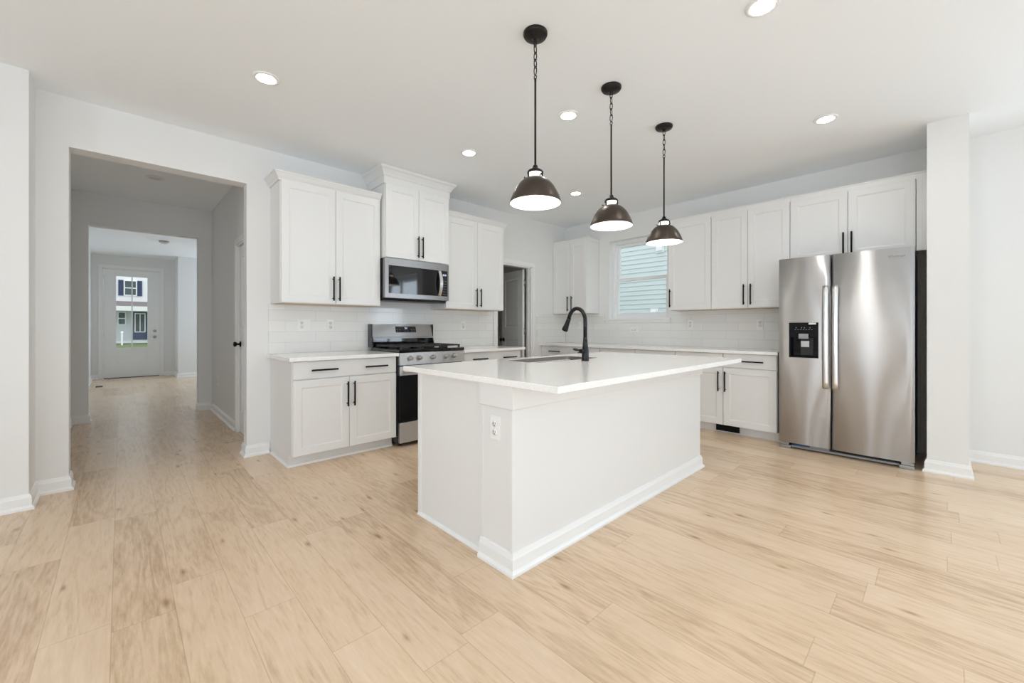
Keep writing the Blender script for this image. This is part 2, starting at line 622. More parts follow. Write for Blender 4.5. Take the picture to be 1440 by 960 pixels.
WY0, WY1, WZ0, WZ1 = 2.50, 3.40, 1.262, 2.40   # kitchen window
RY0, RY1, RZ0, RZ1 = -3.3, -1.2, 0.55, 2.45    # window right of the camera
bm = B()
T = XB + 0.20
box(bm, (XB, WY1, 0), (T, 5.95, ZC))
box(bm, (XB, WY0, 0), (T, WY1, WZ0))
box(bm, (XB, WY0, WZ1), (T, WY1, ZC))
box(bm, (XB, RY1, 0), (T, WY0, ZC))
box(bm, (XB, RY0, 0), (T, RY1, RZ0))
box(bm, (XB, RY0, RZ1), (T, RY1, ZC))
box(bm, (XB, YS, 0), (T, RY0, ZC))
struct('wall_right', bm, M_WALL, 'white wall with kitchen window and refrigerator alcove')
bm = B(); box(bm, (XQ, YQ0, 0), (XB, YQ1, ZC)); struct('wall_alcove', bm, M_WALL, 'white wall stub beside the refrigerator')

DX0, DX1, DZ1 = -2.6, 2.9, 2.12   # patio door opening
bm = B()
box(bm, (XW, YS - 0.15, 0), (DX0, YS, ZC))
box(bm, (DX0, YS - 0.15, DZ1), (DX1, YS, ZC))
box(bm, (DX1, YS - 0.15, 0), (XB, YS, ZC))
struct('wall_front', bm, M_WALL, 'white wall with glazed patio door facing the range wall')
LY0, LY1, LZ0, LZ1 = 0.80, 1.50, 0.35, 2.40
bm = B()
box(bm, (XW - 0.15, YS, 0), (XW, -3.5, ZC))
box(bm, (XW - 0.15, -3.5, 0), (XW, -0.9, 0.4))
box(bm, (XW - 0.15, -3.5, 2.4), (XW, -0.9, ZC))
box(bm, (XW - 0.15, -0.9, 0), (XW, LY0, ZC))
box(bm, (XW - 0.15, LY0, 0), (XW, LY1, LZ0))
box(bm, (XW - 0.15, LY0, LZ1), (XW, LY1, ZC))
box(bm, (XW - 0.15, LY1, 0), (XW, YAB, ZC))
struct('wall_left', bm, M_WALL, 'white wall with added tall windows opposite the refrigerator')

# hall and foyer
HDY0, HDY1, HDZ = 4.60, 5.30, 2.03    # door on the right side of the hall
bm = B()
box(bm, (HR, YAB - 0.03, 0), (HR + 0.12, HDY0, ZC))
box(bm, (HR, HDY0, HDZ), (HR + 0.12, HDY1, ZC))
box(bm, (HR, HDY1, 0), (HR + 0.12, HY, ZC))
struct('wall_hall_right', bm, M_WALL, 'right side wall of the dim hall')
bm = B(); box(bm, (HL - 0.12, YAB, 0), (HL, HY, ZC)); struct('wall_hall_left', bm, M_WALL, 'left side wall of the dim hall')
IX0, IX1, IZ = -0.278, 0.768, 2.362
bm = B()
box(bm, (HL - 0.12, HY, 0), (IX0, HY + 0.14, ZC))
box(bm, (IX0, HY, IZ), (IX1, HY + 0.14, ZC))
box(bm, (IX1, HY, 0), (3.3, HY + 0.14, ZC))
struct('wall_hall_end', bm, M_WALL, 'cased opening wall between hall and foyer')
FL, FBX, FBY = -0.46, 0.945, 11.95
bm = B(); box(bm, (FL - 0.12, HY + 0.14, 0), (FL, FY, ZC)); struct('wall_foyer_left', bm, M_WALL, 'left wall of the foyer')
FDX0, FDX1, FDZ = -0.285, 0.68, 2.455
bm = B()
box(bm, (FL - 0.12, FY, 0), (FDX0, FY + 0.16, ZC))
box(bm, (FDX0, FY, FDZ), (FDX1, FY + 0.16, ZC))
box(bm, (FDX1, FY, 0), (3.3, FY + 0.16, ZC))
struct('wall_foyer_end', bm, M_WALL, 'foyer wall around the glazed front door')
bm = B(); box(bm, (FBX, FBY, 0), (3.3, FY, ZC)); struct('wall_foyer_return', bm, M_WALL, 'white wall return right of the front door')
bm = B()
box(bm, (3.3, HY, 0), (3.42, 10.1, ZC)); box(bm, (3.3, 11.7, 0), (3.42, FY, ZC))
box(bm, (3.3, 10.1, 0), (3.42, 11.7, 0.7)); box(bm, (3.3, 10.1, 2.3), (3.42, 11.7, ZC))
struct('wall_foyer_right', bm, M_WALL, 'foyer side wall with a window')
# pantry room
bm = B(); box(bm, (2.7, 5.8, 0), (XB, 5.95, ZC)); box(bm, (2.58, YAB - 0.03, 0), (2.7, 5.95, ZC))
struct('wall_pantry', bm, M_WALL, 'inner walls of the dark pantry')

# baseboards
BASEP = [(0, 0), (0.026, 0), (0.026, 0.012), (0.019, 0.022), (0.014, 0.026), (0.014, 0.072), (0.010, 0.082), (0.006, 0.095), (0, 0.098)]


def baseboard(name, path, label):
    bm = B()
    sweep(bm, path, BASEP, side=-1)
    struct(name, bm, M_TRIM, label, 'baseboard')


baseboard('baseboard_left', [(XW, YP), (XL, YP), (XL, YA), (XH0, YA), (XH0, YAB)], 'white baseboard stepping around the wall left of the hall')
baseboard('baseboard_back', [(XH1, YAB), (XH1, YA), (0.975, YA)], 'white baseboard on wall end between hall and cabinets')
baseboard('baseboard_alcove', [(4.70, YQ1), (XQ, YQ1), (XQ, YQ0), (XB, YQ0), (XB, YS)], 'white baseboard around the wall stub right of refrigerator')
baseboard('baseboard_hall_right', [(HR, HY), (HR, HDY1 + 0.07)][::1], 'white baseboard along right hall wall')
baseboard('baseboard_hall_end', [(HR + 0.0, HY), (IX1, HY), (IX1, HY + 0.14)][::-1], 'white baseboard right of the foyer opening')
baseboard('baseboard_hall_left', [(IX0, HY + 0.14), (IX0, HY), (HL, HY), (HL, YAB)][::-1], 'white baseboard left of the foyer opening')
baseboard('baseboard_foyer', [(FL, HY + 0.14), (FL, FY), (FDX0 - 0.065, FY)], 'white baseboard left of the front door')
baseboard('baseboard_foyer_right', [(FDX1 + 0.065, FY), (FBX, FY), (FBX, FBY), (3.3, FBY)], 'white baseboard right of the front door')


# ------------------------------------------------------------------ windows
def window(name, w, h, loc, rz, label, meet=0.5, lights=1):
    """double-hung unit in its local frame: x width, z height, glass at y=0, room side at -y"""
    t = thing(name, label, 'window', loc, rz, kind='structure')
    fw = 0.042
    bm = B()
    box(bm, (0, -0.035, 0), (fw, 0.05, h)); box(bm, (w - fw, -0.035, 0), (w, 0.05, h))
    box(bm, (fw, -0.035, 0), (w - fw, 0.05, fw)); box(bm, (fw, -0.035, h - fw), (w - fw, 0.05, h))
    obj('window_frame', bm, M_VINYL, t)
    n = lights
    uw = (w - 2 * fw) / n
    for i in range(n):
        x0, x1 = fw + i * uw, fw + (i + 1) * uw
        zm = h * meet
        sw = 0.042
        for nm, za, zb, y0, y1 in (('upper_sash', zm - 0.02, h - fw, 0.012, 0.04), ('lower_sash', fw, zm + 0.02, -0.022, 0.008)):
            bm = B()
            box(bm, (x0, y0, za), (x0 + sw, y1, zb), 0.003); box(bm, (x1 - sw, y0, za), (x1, y1, zb), 0.003)
            box(bm, (x0 + sw, y0, za), (x1 - sw, y1, za + sw), 0.003); box(bm, (x0 + sw, y0, zb - sw), (x1 - sw, y1, zb), 0.003)
            sash = obj(nm, bm, M_VINYL, t)
            bm = B()
            ym = (y0 + y1) / 2
            box(bm, (x0 + sw - 0.004, ym - 0.002, za + sw - 0.004), (x1 - sw + 0.004, ym + 0.002, zb - sw + 0.004))
            obj('pane', bm, M_GLASS, sash)
    return t


w1 = window('window_1', WY1 - WY0, WZ1 - WZ0, (XB + 0.14, WY1, WZ0), -PI / 2, 'white double hung window over the back counter', meet=0.50)
bm = B()
box(bm, (-0.075, -0.165, -0.022), (WY1 - WY0 + 0.045, -0.001, -0.001), 0.003)
box(bm, (-0.062, -0.152, -0.062), (WY1 - WY0 + 0.034, -0.1405, -0.022), 0.002)
obj('window_sill', bm, M_TRIM, w1)
window('window_2', RY1 - RY0, RZ1 - RZ0, (XB + 0.14, RY1, RZ0), -PI / 2, 'white twin window right of the camera', lights=2)
window('added_streak_window', LY1 - LY0, LZ1 - LZ0, (XW - 0.1, LY0, LZ0), PI / 2, 'white narrow window added on left wall for the refrigerator streak', lights=1)  # invented window, placed so its reflection streaks the refrigerator door
window('added_fill_window', 2.6, 2.0, (XW - 0.1, -3.5, 0.4), PI / 2, 'white window pair added at rear of left wall for fill', lights=2)  # invented opening that lets in extra fill from the left
window('window_4', 1.6, 1.6, (3.36, 11.7, 0.7), -PI / 2, 'white foyer side window', lights=1)
# patio door behind the camera
t = thing('door_4', 'glazed sliding patio door behind the camera', 'door', (DX1, YS - 0.08, 0), PI, kind='structure')
for i in range(3):
    x0, x1, y0 = i * (DX1 - DX0) / 3, (i + 1) * (DX1 - DX0) / 3, (-0.02, 0.02, -0.02)[i]
    bm = B()
    box(bm, (x0, y0, 0.0), (x0 + 0.09, y0 + 0.035, DZ1)); box(bm, (x1 - 0.09, y0, 0), (x1, y0 + 0.035, DZ1))
    box(bm, (x0 + 0.09, y0, 0), (x1 - 0.09, y0 + 0.035, 0.14)); box(bm, (x0 + 0.09, y0, DZ1 - 0.1), (x1 - 0.09, y0 + 0.035, DZ1))
    p = obj('sliding_panel', bm, M_VINYL, t)
    bm = B(); box(bm, (x0 + 0.08, y0 + 0.014, 0.13), (x1 - 0.08, y0 + 0.02, DZ1 - 0.09)); obj('pane', bm, M_GLASS, p)

# ------------------------------------------------------------------ casings (trim) and doors
CASP = 0.016


def casing(name, x0, x1, z1, loc, rz, label, w=0.065, jamb=0.14, stop=True):
    """casing and jamb around a doorway: local x width, opening x0..x1, wall face at y=0, room at -y"""
    t = thing(name, label, 'trim', loc, rz, kind='structure')
    bm = B()
    for a, b in ((x0 - w, x0 - 0.004), (x1 + 0.004, x1 + w)):
        box(bm, (a, -CASP, 0), (b, 0, z1 + 0.004), 0.004)
    box(bm, (x0 - w, -CASP, z1 + 0.004), (x1 + w, 0, z1 + w), 0.004)
    obj('casing', bm, M_TRIM, t)
    bm = B()
    box(bm, (x0 - 0.002, -0.004, 0), (x0 + 0.016, jamb, z1)); box(bm, (x1 - 0.016, -0.004, 0), (x1 + 0.002, jamb, z1))
    box(bm, (x0, -0.004, z1 - 0.016), (x1, jamb, z1 + 0.002))
    if stop:
        box(bm, (x0 + 0.016, 0.035, 0), (x0 + 0.027, 0.07, z1 - 0.016)); box(bm, (x1 - 0.027, 0.035, 0), (x1 - 0.016, 0.07, z1 - 0.016))
    obj('jamb', bm, M_TRIM, t)
    return t


def knob(parent, x, z, y, m, s=-1, name='knob'):
    bm = B()
    lathe(bm, [(0.0, y), (0.030, y), (0.030, y + s * 0.008), (0.011, y + s * 0.014), (0.010, y + s * 0.034), (0.022, y + s * 0.042), (0.028, y + s * 0.055), (0.022, y + s * 0.066), (0.0, y + s * 0.069)], 24, (x, 0, z), axis='y')
    return obj(name, bm, m, parent)


def panel_door(bm, w, h, th, panels, mi=0):
    """slab with moulded recessed panels on both faces (local y -th/2..th/2)"""
    xs = sorted({0, w} | {p[0] for p in panels} | {p[1] for p in panels})
    zs = sorted({0, h} | {p[2] for p in panels} | {p[3] for p in panels})
    for s in (-1, 1):
        yf = s * th / 2
        for xa, xb in zip(xs, xs[1:]):
            for za, zb in zip(zs, zs[1:]):
                if (xa, xb, za, zb) in panels:
                    def ring(i, y):
                        return [bm.verts.new(p) for p in ((xa + i, y, za + i), (xb - i, y, za + i), (xb - i, y, zb - i), (xa + i, y, zb - i))]
                    R = [ring(0, yf), ring(0.008, yf - s * 0.009), ring(0.022, yf - s * 0.009), ring(0.04, yf - s * 0.004)]
                    for a, b in zip(R, R[1:]):
                        for k in range(4):
                            bm.faces.new((a[k], a[(k + 1) % 4], b[(k + 1) % 4], b[k]))
                    bm.faces.new(R[-1])
                else:
                    bm.faces.new([bm.verts.new(p) for p in ((xa, yf, za), (xb, yf, za), (xb, yf, zb), (xa, yf, zb))])
    y = th / 2
    for q in (((0, -y, 0), (0, y, 0), (0, y, h), (0, -y, h)), ((w, -y, 0), (w, y, 0), (w, y, h), (w, -y, h)), ((0, -y, 0), (w, -y, 0), (w, y, 0), (0, y, 0)), ((0, -y, h), (w, -y, h), (w, y, h), (0, y, h))):
        bm.faces.new([bm.verts.new(p) for p in q])
    bmesh.ops.remove_doubles(bm, verts=bm.verts, dist=1e-5)
    bmesh.ops.recalc_face_normals(bm, faces=bm.faces)


# pantry doorway and door standing open into the pantry
casing('trim_1', 0, PX1 - PX0, PZ, (PX0, YA, 0), 0, 'white casing around the pantry doorway', w=0.062, jamb=0.09)
PW_, PH_ = 0.645, 2.0
pd = thing('door_2', 'white panelled pantry door standing open into the dark pantry', 'door', (4.386, 4.350, 0.008), 0, kind='structure')
ang = math.atan2(0.631, 0.157)
pd.rotation_euler = (0, 0, ang)
bm = B()
panel_door(bm, PW_, PH_, 0.035, [(0.11, PW_ - 0.11, 1.13, PH_ - 0.12), (0.11, PW_ - 0.11, 0.22, 0.94)])
leaf = obj('door_leaf', bm, M_DOORW, pd, loc=(0, 0.0, 0))
for s in (-1, 1):
    knob(pd, PW_ - 0.06, 0.93, s * 0.0175, M_BLACK, s)
for z in (0.25, 1.07, 1.80):
    bm = B()
    tube(bm, [(-0.012, -0.012, z - 0.05), (-0.012, -0.012, z + 0.05)], 0.0075, 10)
    box(bm, (-0.012, -0.020, z - 0.045), (0.003, -0.010, z + 0.045))
    box(bm, (-0.030, -0.016, z - 0.045), (-0.012, -0.012, z + 0.045))
    obj('hinge', bm, M_NICKEL, pd)

# hall door on the right side
casing('trim_2', 0, HDY1 - HDY0, HDZ, (HR, HDY1, 0), -PI / 2, 'white casing of the closed hall door', w=0.068, jamb=0.12, stop=False)
hd = thing('door_3', 'closed white door on right side of hall with black knob', 'door', (HR + 0.035, HDY1 - 0.018, 0.006), -PI / 2, kind='structure')
hw = HDY1 - HDY0 - 0.036
bm = B(); panel_door(bm, hw, 2.0, 0.035, [(0.11, hw - 0.11, 1.13, 1.88), (0.11, hw - 0.11, 0.22, 0.94)]); obj('door_leaf', bm, M_DOORW, hd)
knob(hd, 0.07, 0.95, -0.0175, M_BLACK, -1)

# front door
casing('trim_3', 0, FDX1 - FDX0, FDZ, (FDX0, FY, 0), 0, 'white casing around the front door', w=0.065, jamb=0.15, stop=False)
fd = thing('door_1', 'white front door with tall two-light glass and single lower panel', 'door', (FDX0 + 0.019, FY + 0.045, 0.012), 0, kind='structure')
fw_, fh_ = FDX1 - FDX0 - 0.038, 2.42
gx0, gx1, gz0, gz1 = 0.185, 0.73, 0.65, 2.285
bm = B()
th = 0.044
for a, b in (((0, 0), (gx0, fh_)), ((gx1, 0), (fw_, fh_)), ((gx0, gz1), (gx1, fh_)), ((gx0, 0.0), (gx1, 0.275)), ((gx0, 0.565), (gx1, gz0))):
    box(bm, (a[0], -th / 2, a[1]), (b[0], th / 2, b[1]))
box(bm, (gx0, -th / 2 + 0.007, 0.275), (gx1, th / 2 - 0.007, 0.565))
box(bm, (gx0 + 0.03, -th / 2 + 0.002, 0.305), (gx1 - 0.03, th / 2 - 0.002, 0.535), 0.004)
obj('door_leaf', bm, M_DOORW, fd)
bm = B()
e = 0.022
for a, b in (((gx0 - e, gz0 - e), (gx0 + e * 0.5, gz1 + e)), ((gx1 - e * 0.5, gz0 - e), (gx1 + e, gz1 + e)), ((gx0 + e * 0.5, gz0 - e), (gx1 - e * 0.5, gz0 + e * 0.5)), ((gx0 + e * 0.5, gz1 - e * 0.5), (gx1 - e * 0.5, gz1 + e))):
    box(bm, (a[0], -th / 2 - 0.008, a[1]), (b[0], -th / 2 + 0.006, b[1]), 0.003)
gm = (gx0 + gx1) / 2
box(bm, (gm - 0.011, -th / 2 - 0.004, gz0), (gm + 0.011, -th / 2 + 0.02, gz1), 0.003)
obj('glazing_bead', bm, M_DOORW, fd)
for xa, xb in ((gx0, gm), (gm, gx1)):
    bm = B(); box(bm, (xa, -0.003, gz0), (xb, 0.003, gz1)); obj('pane', bm, M_GLASS, fd)
bm = B(); lathe(bm, [(0, -th / 2), (0.031, -th / 2), (0.031, -th / 2 - 0.012), (0.022, -th / 2 - 0.022), (0, -th / 2 - 0.022)], 24, (0.848, 0, 1.045), axis='y'); obj('deadbolt', bm, M_NICKEL, fd)
knob(fd, 0.848, 0.906, -th / 2, M_NICKEL, -1)
for z in (0.28, 0.95, 1.62, 2.24):
    bm = B(); tube(bm, [(-0.008, -th / 2 - 0.005, z - 0.05), (-0.008, -th / 2 - 0.005, z + 0.05)], 0.008, 10); obj('hinge', bm, M_NICKEL, fd)
bm = B(); box(bm, (FDX0 + 0.018, FY + 0.002, 0.0005), (FDX1 - 0.018, FY + 0.12, 0.010), 0.002); tag(obj('trim_4', bm, M_SLOT), 'dark threshold under the front door', 'trim', kind='structure')


# ------------------------------------------------------------------ cabinets
def bar_handle(parent, x, z, y, length=0.212, vertical=True, name='handle'):
    bm = B()
    yo = y - 0.030
    h = length / 2
    a = (lambda s, yy: (x, yy, z + s)) if vertical else (lambda s, yy: (x + s, yy, z))
    tube(bm, [a(-h, yo), a(h, yo)], 0.0072, 12)
    for s in (-h + 0.022, h - 0.022):
        tube(bm, [a(s, y + 0.0005), a(s, yo)], 0.005, 10)
    return obj(name, bm, M_BLACK, parent)


def base_cabinet(label, loc, rz, w, depth, fronts, left_panel=True, shoe=None, vent=None, top=0.864):
    """local frame: x along the run, wall at y=0, fronts towards -y. fronts: list of dict(x0,x1,pulls=[...],doors=[...])"""
    t = thing('base_cabinet', label, 'cabinet', loc, rz, group=None)
    yf = -depth + 0.020
    bm = B()
    box(bm, (0, yf, 0.098), (w, -0.003, top))
    # side panels reach the floor behind the toe kick
    box(bm, (0, yf + 0.075, 0.0), (0.018, -0.003, 0.098)); box(bm, (w - 0.018, yf + 0.075, 0), (w, -0.003, 0.098))
    obj('body', bm, M_CAB, t)
    bm = B(); box(bm, (0.018, yf + 0.080, 0), (w - 0.018, yf + 0.092, 0.098)); tk = obj('toe_kick', bm, M_CAB, t)
    if shoe:
        bm = B()
        sp = [(0, 0), (0.015, 0), (0.013, 0.008), (0.008, 0.014), (0, 0.017)]
        sweep(bm, shoe, sp, side=-1)
        obj('shoe_molding', bm, M_TRIM, t)
    for f in fronts:
        x0, x1 = f['x0'], f['x1']
        bm = B()
        box(bm, (x0, -depth, 0.716), (x1, yf - 0.0005, top - 0.006), 0.0018, seg=1)
        d = obj('drawer', bm, M_CAB, t)
        for px in f['pulls']:
            bar_handle(d, px, 0.785, -depth, vertical=False)
        for (a, b, hx) in f['doors']:
            bm = B()
            shaker(bm, a, b, 0.100, 0.708, -depth, yf - 0.0005)
            dd = obj('door', bm, M_CAB, t)
            if hx is not None:
                bar_handle(dd, hx, 0.563, -depth)
    return t


def wall_cabinet(label, loc, rz, w, depth, z0, z1, doors, handles, hz, crown=None, hl=0.222, under=True, name='wall_cabinet'):
    t = thing(name, label, 'cabinet', loc, rz)
    yf = -depth + 0.020
    bm = B()
    box(bm, (0, yf, z0), (w, -0.003, z1))
    obj('body', bm, M_CAB, t)
    if under:
        bm = B(); box(bm, (0.018, yf + 0.018, z0 - 0.002), (w - 0.018, -0.02, z0 - 0.0002)); obj('underside_panel', bm, M_CABIN, t)
    for (a, b), hx in zip(doors, handles):
        bm = B()
        shaker(bm, a, b, z0 + 0.004, z1 - 0.006, -depth, yf - 0.0005)
        d = obj('door', bm, M_CAB, t)
        if hx is not None:
            bar_handle(d, hx, hz, -depth, hl)
    if crown:
        bm = B()
        for path, prof in crown:
            sweep(bm, path, prof, side=-1)
        obj('crown_molding', bm, M_CAB, t)
    return t


g = 0.0021
# --- along the range wall
BD = 0.655                                   # base depth with door
x0 = 0.988
w = 1.889 - x0
m = 1.4435 - x0
base_cabinet('white base cabinet left of range with one wide drawer', (x0, YA, 0), 0, w, BD,
             [dict(x0=0.006, x1=w - 0.003, pulls=[1.232 - x0, 1.683 - x0], doors=[(0.006, m - g, m - 0.021), (m + g, w - 0.003, m + 0.037)])],
             shoe=[(0, -0.03), (0, -BD + 0.095), (0.014, -BD + 0.095), (0.014, -BD + 0.1), (w, -BD + 0.1)][:2] + [(w, -BD + 0.095)])
x0 = 2.662
w = 3.548 - x0
m = 3.105 - x0
base_cabinet('white base cabinet right of range beside the pantry doorway', (x0, YA, 0), 0, w, BD,
             [dict(x0=0.003, x1=w - 0.006, pulls=[2.895 - x0, 3.347 - x0], doors=[(0.003, m - g, m - 0.021), (m + g, w - 0.006, m + 0.037)])])
# --- along the window wall: local x runs towards -y
BDB = XB - 4.64
ys = [4.19, 3.69, 3.165, 2.645, 2.13, 1.613, 1.113]
labs = ['white base cabinet in the corner nearest the pantry door', 'white base cabinet under the kitchen window behind the island', 'white base cabinet beside refrigerator with black vent below']
for i in range(3):
    a, mm, b = ys[2 * i], ys[2 * i + 1], ys[2 * i + 2]
    w, m = a - b - 0.002, a - mm
    base_cabinet(labs[i], (XB, a - 0.001, 0), -PI / 2, w, BDB,
                 [dict(x0=0.003, x1=m - 0.0032, pulls=[m / 2], doors=[(0.003, m - 0.0032, m - 0.042)]),
                  dict(x0=m + 0.0032, x1=w - 0.003, pulls=[m + (w - m) * 0.56], doors=[(m + 0.0032, w - 0.003, m + 0.025)])])
# corner filler against the range wall belongs to the corner unit
bm = B(); box(bm, (4.66, ys[0], 0.098), (XB - 0.003, YA - 0.002, 0.864)); box(bm, (4.645, ys[0], 0.1), (4.66, YA - 0.002, 0.858))
tag(obj('filler_panel', bm, M_CAB), 'narrow white filler between corner base cabinet and pantry wall', 'panel')

# toe-kick register
t = thing('vent_grille', 'black air vent in the toe kick beside refrigerator', 'vent', (4.7085, 1.705, 0.022), -PI / 2)
bm = B()
box(bm, (0, -0.006, 0), (0.235, 0.0, 0.066), 0.002); obj('frame', bm, M_BLACK, t)
bm = B()
for i in range(5):
    z = 0.010 + i * 0.0105
    box(bm, (0.012, -0.010, z), (0.223, -0.0062, z + 0.005))
obj('louvers', bm, M_BLACK, t)

# wall cabinets over the range wall
UD = YA - 3.90
CROWN = [(0, 2.400), (0.014, 2.400), (0.016, 2.414), (0.028, 2.428), (0.044, 2.455), (0.052, 2.462), (0.052, 2.472), (0, 2.472)]
x0, x1 = 0.988, 1.893
w = x1 - x0
m = 1.4515 - x0
wall_cabinet('white two-door wall cabinet left of the microwave', (x0, YA, 0), 0, w, UD, 1.350, 2.415,
             [(0.007, m - g), (m + g, w - 0.003)], [m - 0.027, m + 0.028], 1.493,
             crown=[([(0, -0.003), (0, -UD + 0.020), (w, -UD + 0.020)], CROWN)])
x0, x1 = 2.678, 3.575
w = x1 - x0
m = 3.142 - x0
wall_cabinet('white two-door wall cabinet right of the microwave', (x0, YA, 0), 0, w, UD, 1.350, 2.415,
             [(0.003, m - g), (m + g, w - 0.007)], [m - 0.029, m + 0.037], 1.493,
             crown=[([(0, -UD + 0.020), (w, -UD + 0.020), (w, -0.003)], CROWN)])
x0, x1 = 1.908, 2.668
w = x1 - x0
UT = YA - 3.82
m = 2.284 - x0
CR1 = [(0, 2.575), (0.012, 2.575), (0.014, 2.590), (0.014, 2.648), (0.022, 2.655), (0.030, 2.672), (0.052, 2.705), (0.066, 2.716), (0.070, 2.7405), (0, 2.7405)]
wall_cabinet('white wall cabinet above microwave with crown reaching the ceiling', (x0, YA, 0), 0, w, UT, 1.838, 2.74,
             [], [], 1.978, crown=[([(0, -0.003), (0, -UT + 0.020), (w, -UT + 0.020), (w, -0.003)], CR1)], under=False)
tt = bpy.data.objects['wall_cabinet.002']
for a, b, hx in ((0.004, m - g, m - 0.018), (m + g, w - 0.004, m + 0.034)):
    bm = B(); shaker(bm, a, b, 1.842, 2.573, -UT, -UT + 0.0195); d = obj('door', bm, M_CAB, tt); bar_handle(d, hx, 1.977, -UT, 0.222)

# wall cabinets on the window wall
UB = XB - 4.91
RISER = [(0, 2.400), (0.008, 2.400), (0.010, 2.412), (0.010, 2.446), (0.016, 2.452), (0.016, 2.462), (0, 2.462)]
a, b = YA - 0.002, 3.576
w = a - b
m = 0.335
wall_cabinet('white two-door wall cabinet in the corner left of the window', (XB, a, 0), -PI / 2, w, UB, 1.345, 2.412,
             [(0.004, m - g), (m + g, w - 0.004)], [m - 0.030, m + 0.045], 1.493, crown=[([(0, -UB + 0.020), (w, -UB + 0.020), (w, -0.003)], RISER)])
a, b = 2.345, 1.835
w = a - b
wall_cabinet('white single-door wall cabinet immediately right of the window', (XB, a, 0), -PI / 2, w, UB, 1.345, 2.412,
             [(0.004, w - 0.003)], [0.030], 1.493, crown=[([(0, -0.003), (0, -UB + 0.020), (w, -UB + 0.020)], RISER)])
a, b = 1.834, 1.067
w = a - b
m = w / 2 - 0.004
wall_cabinet('white two-door wall cabinet between refrigerator and single-door cabinet', (XB, a, 0), -PI / 2, w, UB, 1.345, 2.412,
             [(0.003, m - g), (m + g, w - 0.003)], [m - 0.034, m + 0.034], 1.493, crown=[([(0, -UB + 0.020), (w, -UB + 0.020)], RISER)])
a, b = 1.066, 0.156
w = a - b
m = w / 2 + 0.001
fc = wall_cabinet('short white wall cabinet above the refrigerator', (XB, a, 0), -PI / 2, w, UB, 1.790, 2.412,
                  [(0.003, m - g), (m + g, w - 0.003)], [m - 0.030, m + 0.030], 1.912, crown=[([(0, -UB + 0.020), (w + 0.068, -UB + 0.020)], RISER)], under=False)
bm = B(); box(bm, (w + 0.003, -UB + 0.006, 1.790), (w + 0.069, -UB + 0.022, 2.404), 0.001); obj('filler_panel', bm, M_CAB, fc)

# ------------------------------------------------------------------ countertops and backsplash
TK = 0.030


def slab(name, x0, x1, y0, y1, label, hole=None):
    bm = B()
    if not hole:
        box(bm, (x0, y0, ZK - TK), (x1, y1, ZK), 0.0025)
    else:
        hx0, hx1, hy0, hy1 = hole
        n = 8
        r = 0.06
        outer = [(x0, y0), (x1, y0), (x1, y1), (x0, y1)]
        inner = []
        for cx, cy, a0 in ((hx1 - r, hy1 - r, 0), (hx0 + r, hy1 - r, 90), (hx0 + r, hy0 + r, 180), (hx1 - r, hy0 + r, 270)):
            for k in range(n + 1):
                t_ = math.radians(a0 + 90 * k / n)
                inner.append((cx + r * math.cos(t_), cy + r * math.sin(t_)))
        b2 = 0.0025
        for z, sgn in ((ZK, 1), (ZK - TK, -1)):
            ov = [bm.verts.new((px + (b2 if px == x0 else -b2), py + (b2 if py == y0 else -b2), z)) for px, py in outer]
            iv = [bm.verts.new((px, py, z)) for px, py in inner]
            es = [bm.edges.new((ov[i], ov[(i + 1) % 4])) for i in range(4)] + [bm.edges.new((iv[i], iv[(i + 1) % len(iv)])) for i in range(len(iv))]
            bmesh.ops.triangle_fill(bm, use_beauty=True, edges=es)
            if sgn == 1:
                ov1, iv1 = ov, iv
            else:
                ov0, iv0 = ov, iv
        om1 = [bm.verts.new((px, py, ZK - b2)) for px, py in outer]
        om0 = [bm.verts.new((px, py, ZK - TK + b2)) for px, py in outer]
        for A_, B_ in ((ov1, om1), (om1, om0), (om0, ov0)):
            for i in range(4):
                bm.faces.new((A_[i], A_[(i + 1) % 4], B_[(i + 1) % 4], B_[i]))
        for i in range(len(iv1)):
            j = (i + 1) % len(iv1)
            bm.faces.new((iv1[i], iv1[j], iv0[j], iv0[i]))
        bmesh.ops.recalc_face_normals(bm, faces=bm.faces)
    return tag(obj(name, bm, M_QUARTZ), label, 'countertop')


slab('countertop', 0.957, 1.893, 3.520, YA - 0.002, 'white quartz countertop left of the range')
slab('countertop', 2.660, 3.585, 3.520, YA - 0.002, 'white quartz countertop right of the range by pantry')
slab('countertop', 4.600, XB - 0.002, 1.100, YA - 0.002, 'long white quartz countertop under the window')
SX0, SX1, SY0, SY1 = 2.03, 2.77, 1.885, 2.235
slab('countertop', 1.277, 3.470, 1.071, 2.322, 'large white quartz island countertop with sink cutout', (SX0, SX1, SY0, SY1))

bm = B(); box(bm, (0, -0.009, 0), (3.66 - 0.972, 0, 1.347 - ZK - 0.0005))
tag(obj('backsplash', bm, M_TILE, loc=(0.972, YA - 0.0005, ZK + 0.0003)), 'glossy white subway tile backsplash behind the range', 'backsplash', kind='structure')
bm = B()
box(bm, (0, -0.009, 0), (4.21 - 3.47, 0, 1.343 - ZK))
box(bm, (4.21 - 3.47, -0.009, 0), (4.21 - 2.445, 0, 1.198 - ZK))
box(bm, (4.21 - 2.445, -0.009, 0), (4.21 - 1.068, 0, 1.343 - ZK))
tag(obj('backsplash', bm, M_TILE, loc=(XB - 0.0005, 4.21, ZK + 0.0003), rot=(0, 0, -PI / 2)), 'glossy white subway tile backsplash under the window', 'backsplash', kind='structure')
bm = B(); box(bm, (0, -0.009, 0), (XB - 0.012 - 4.54, 0, 1.343 - ZK))
tag(obj('backsplash', bm, M_TILE, loc=(4.54, YA - 0.0005, ZK + 0.0003)), 'short white tile backsplash return beside the pantry door casing', 'backsplash', kind='structure')

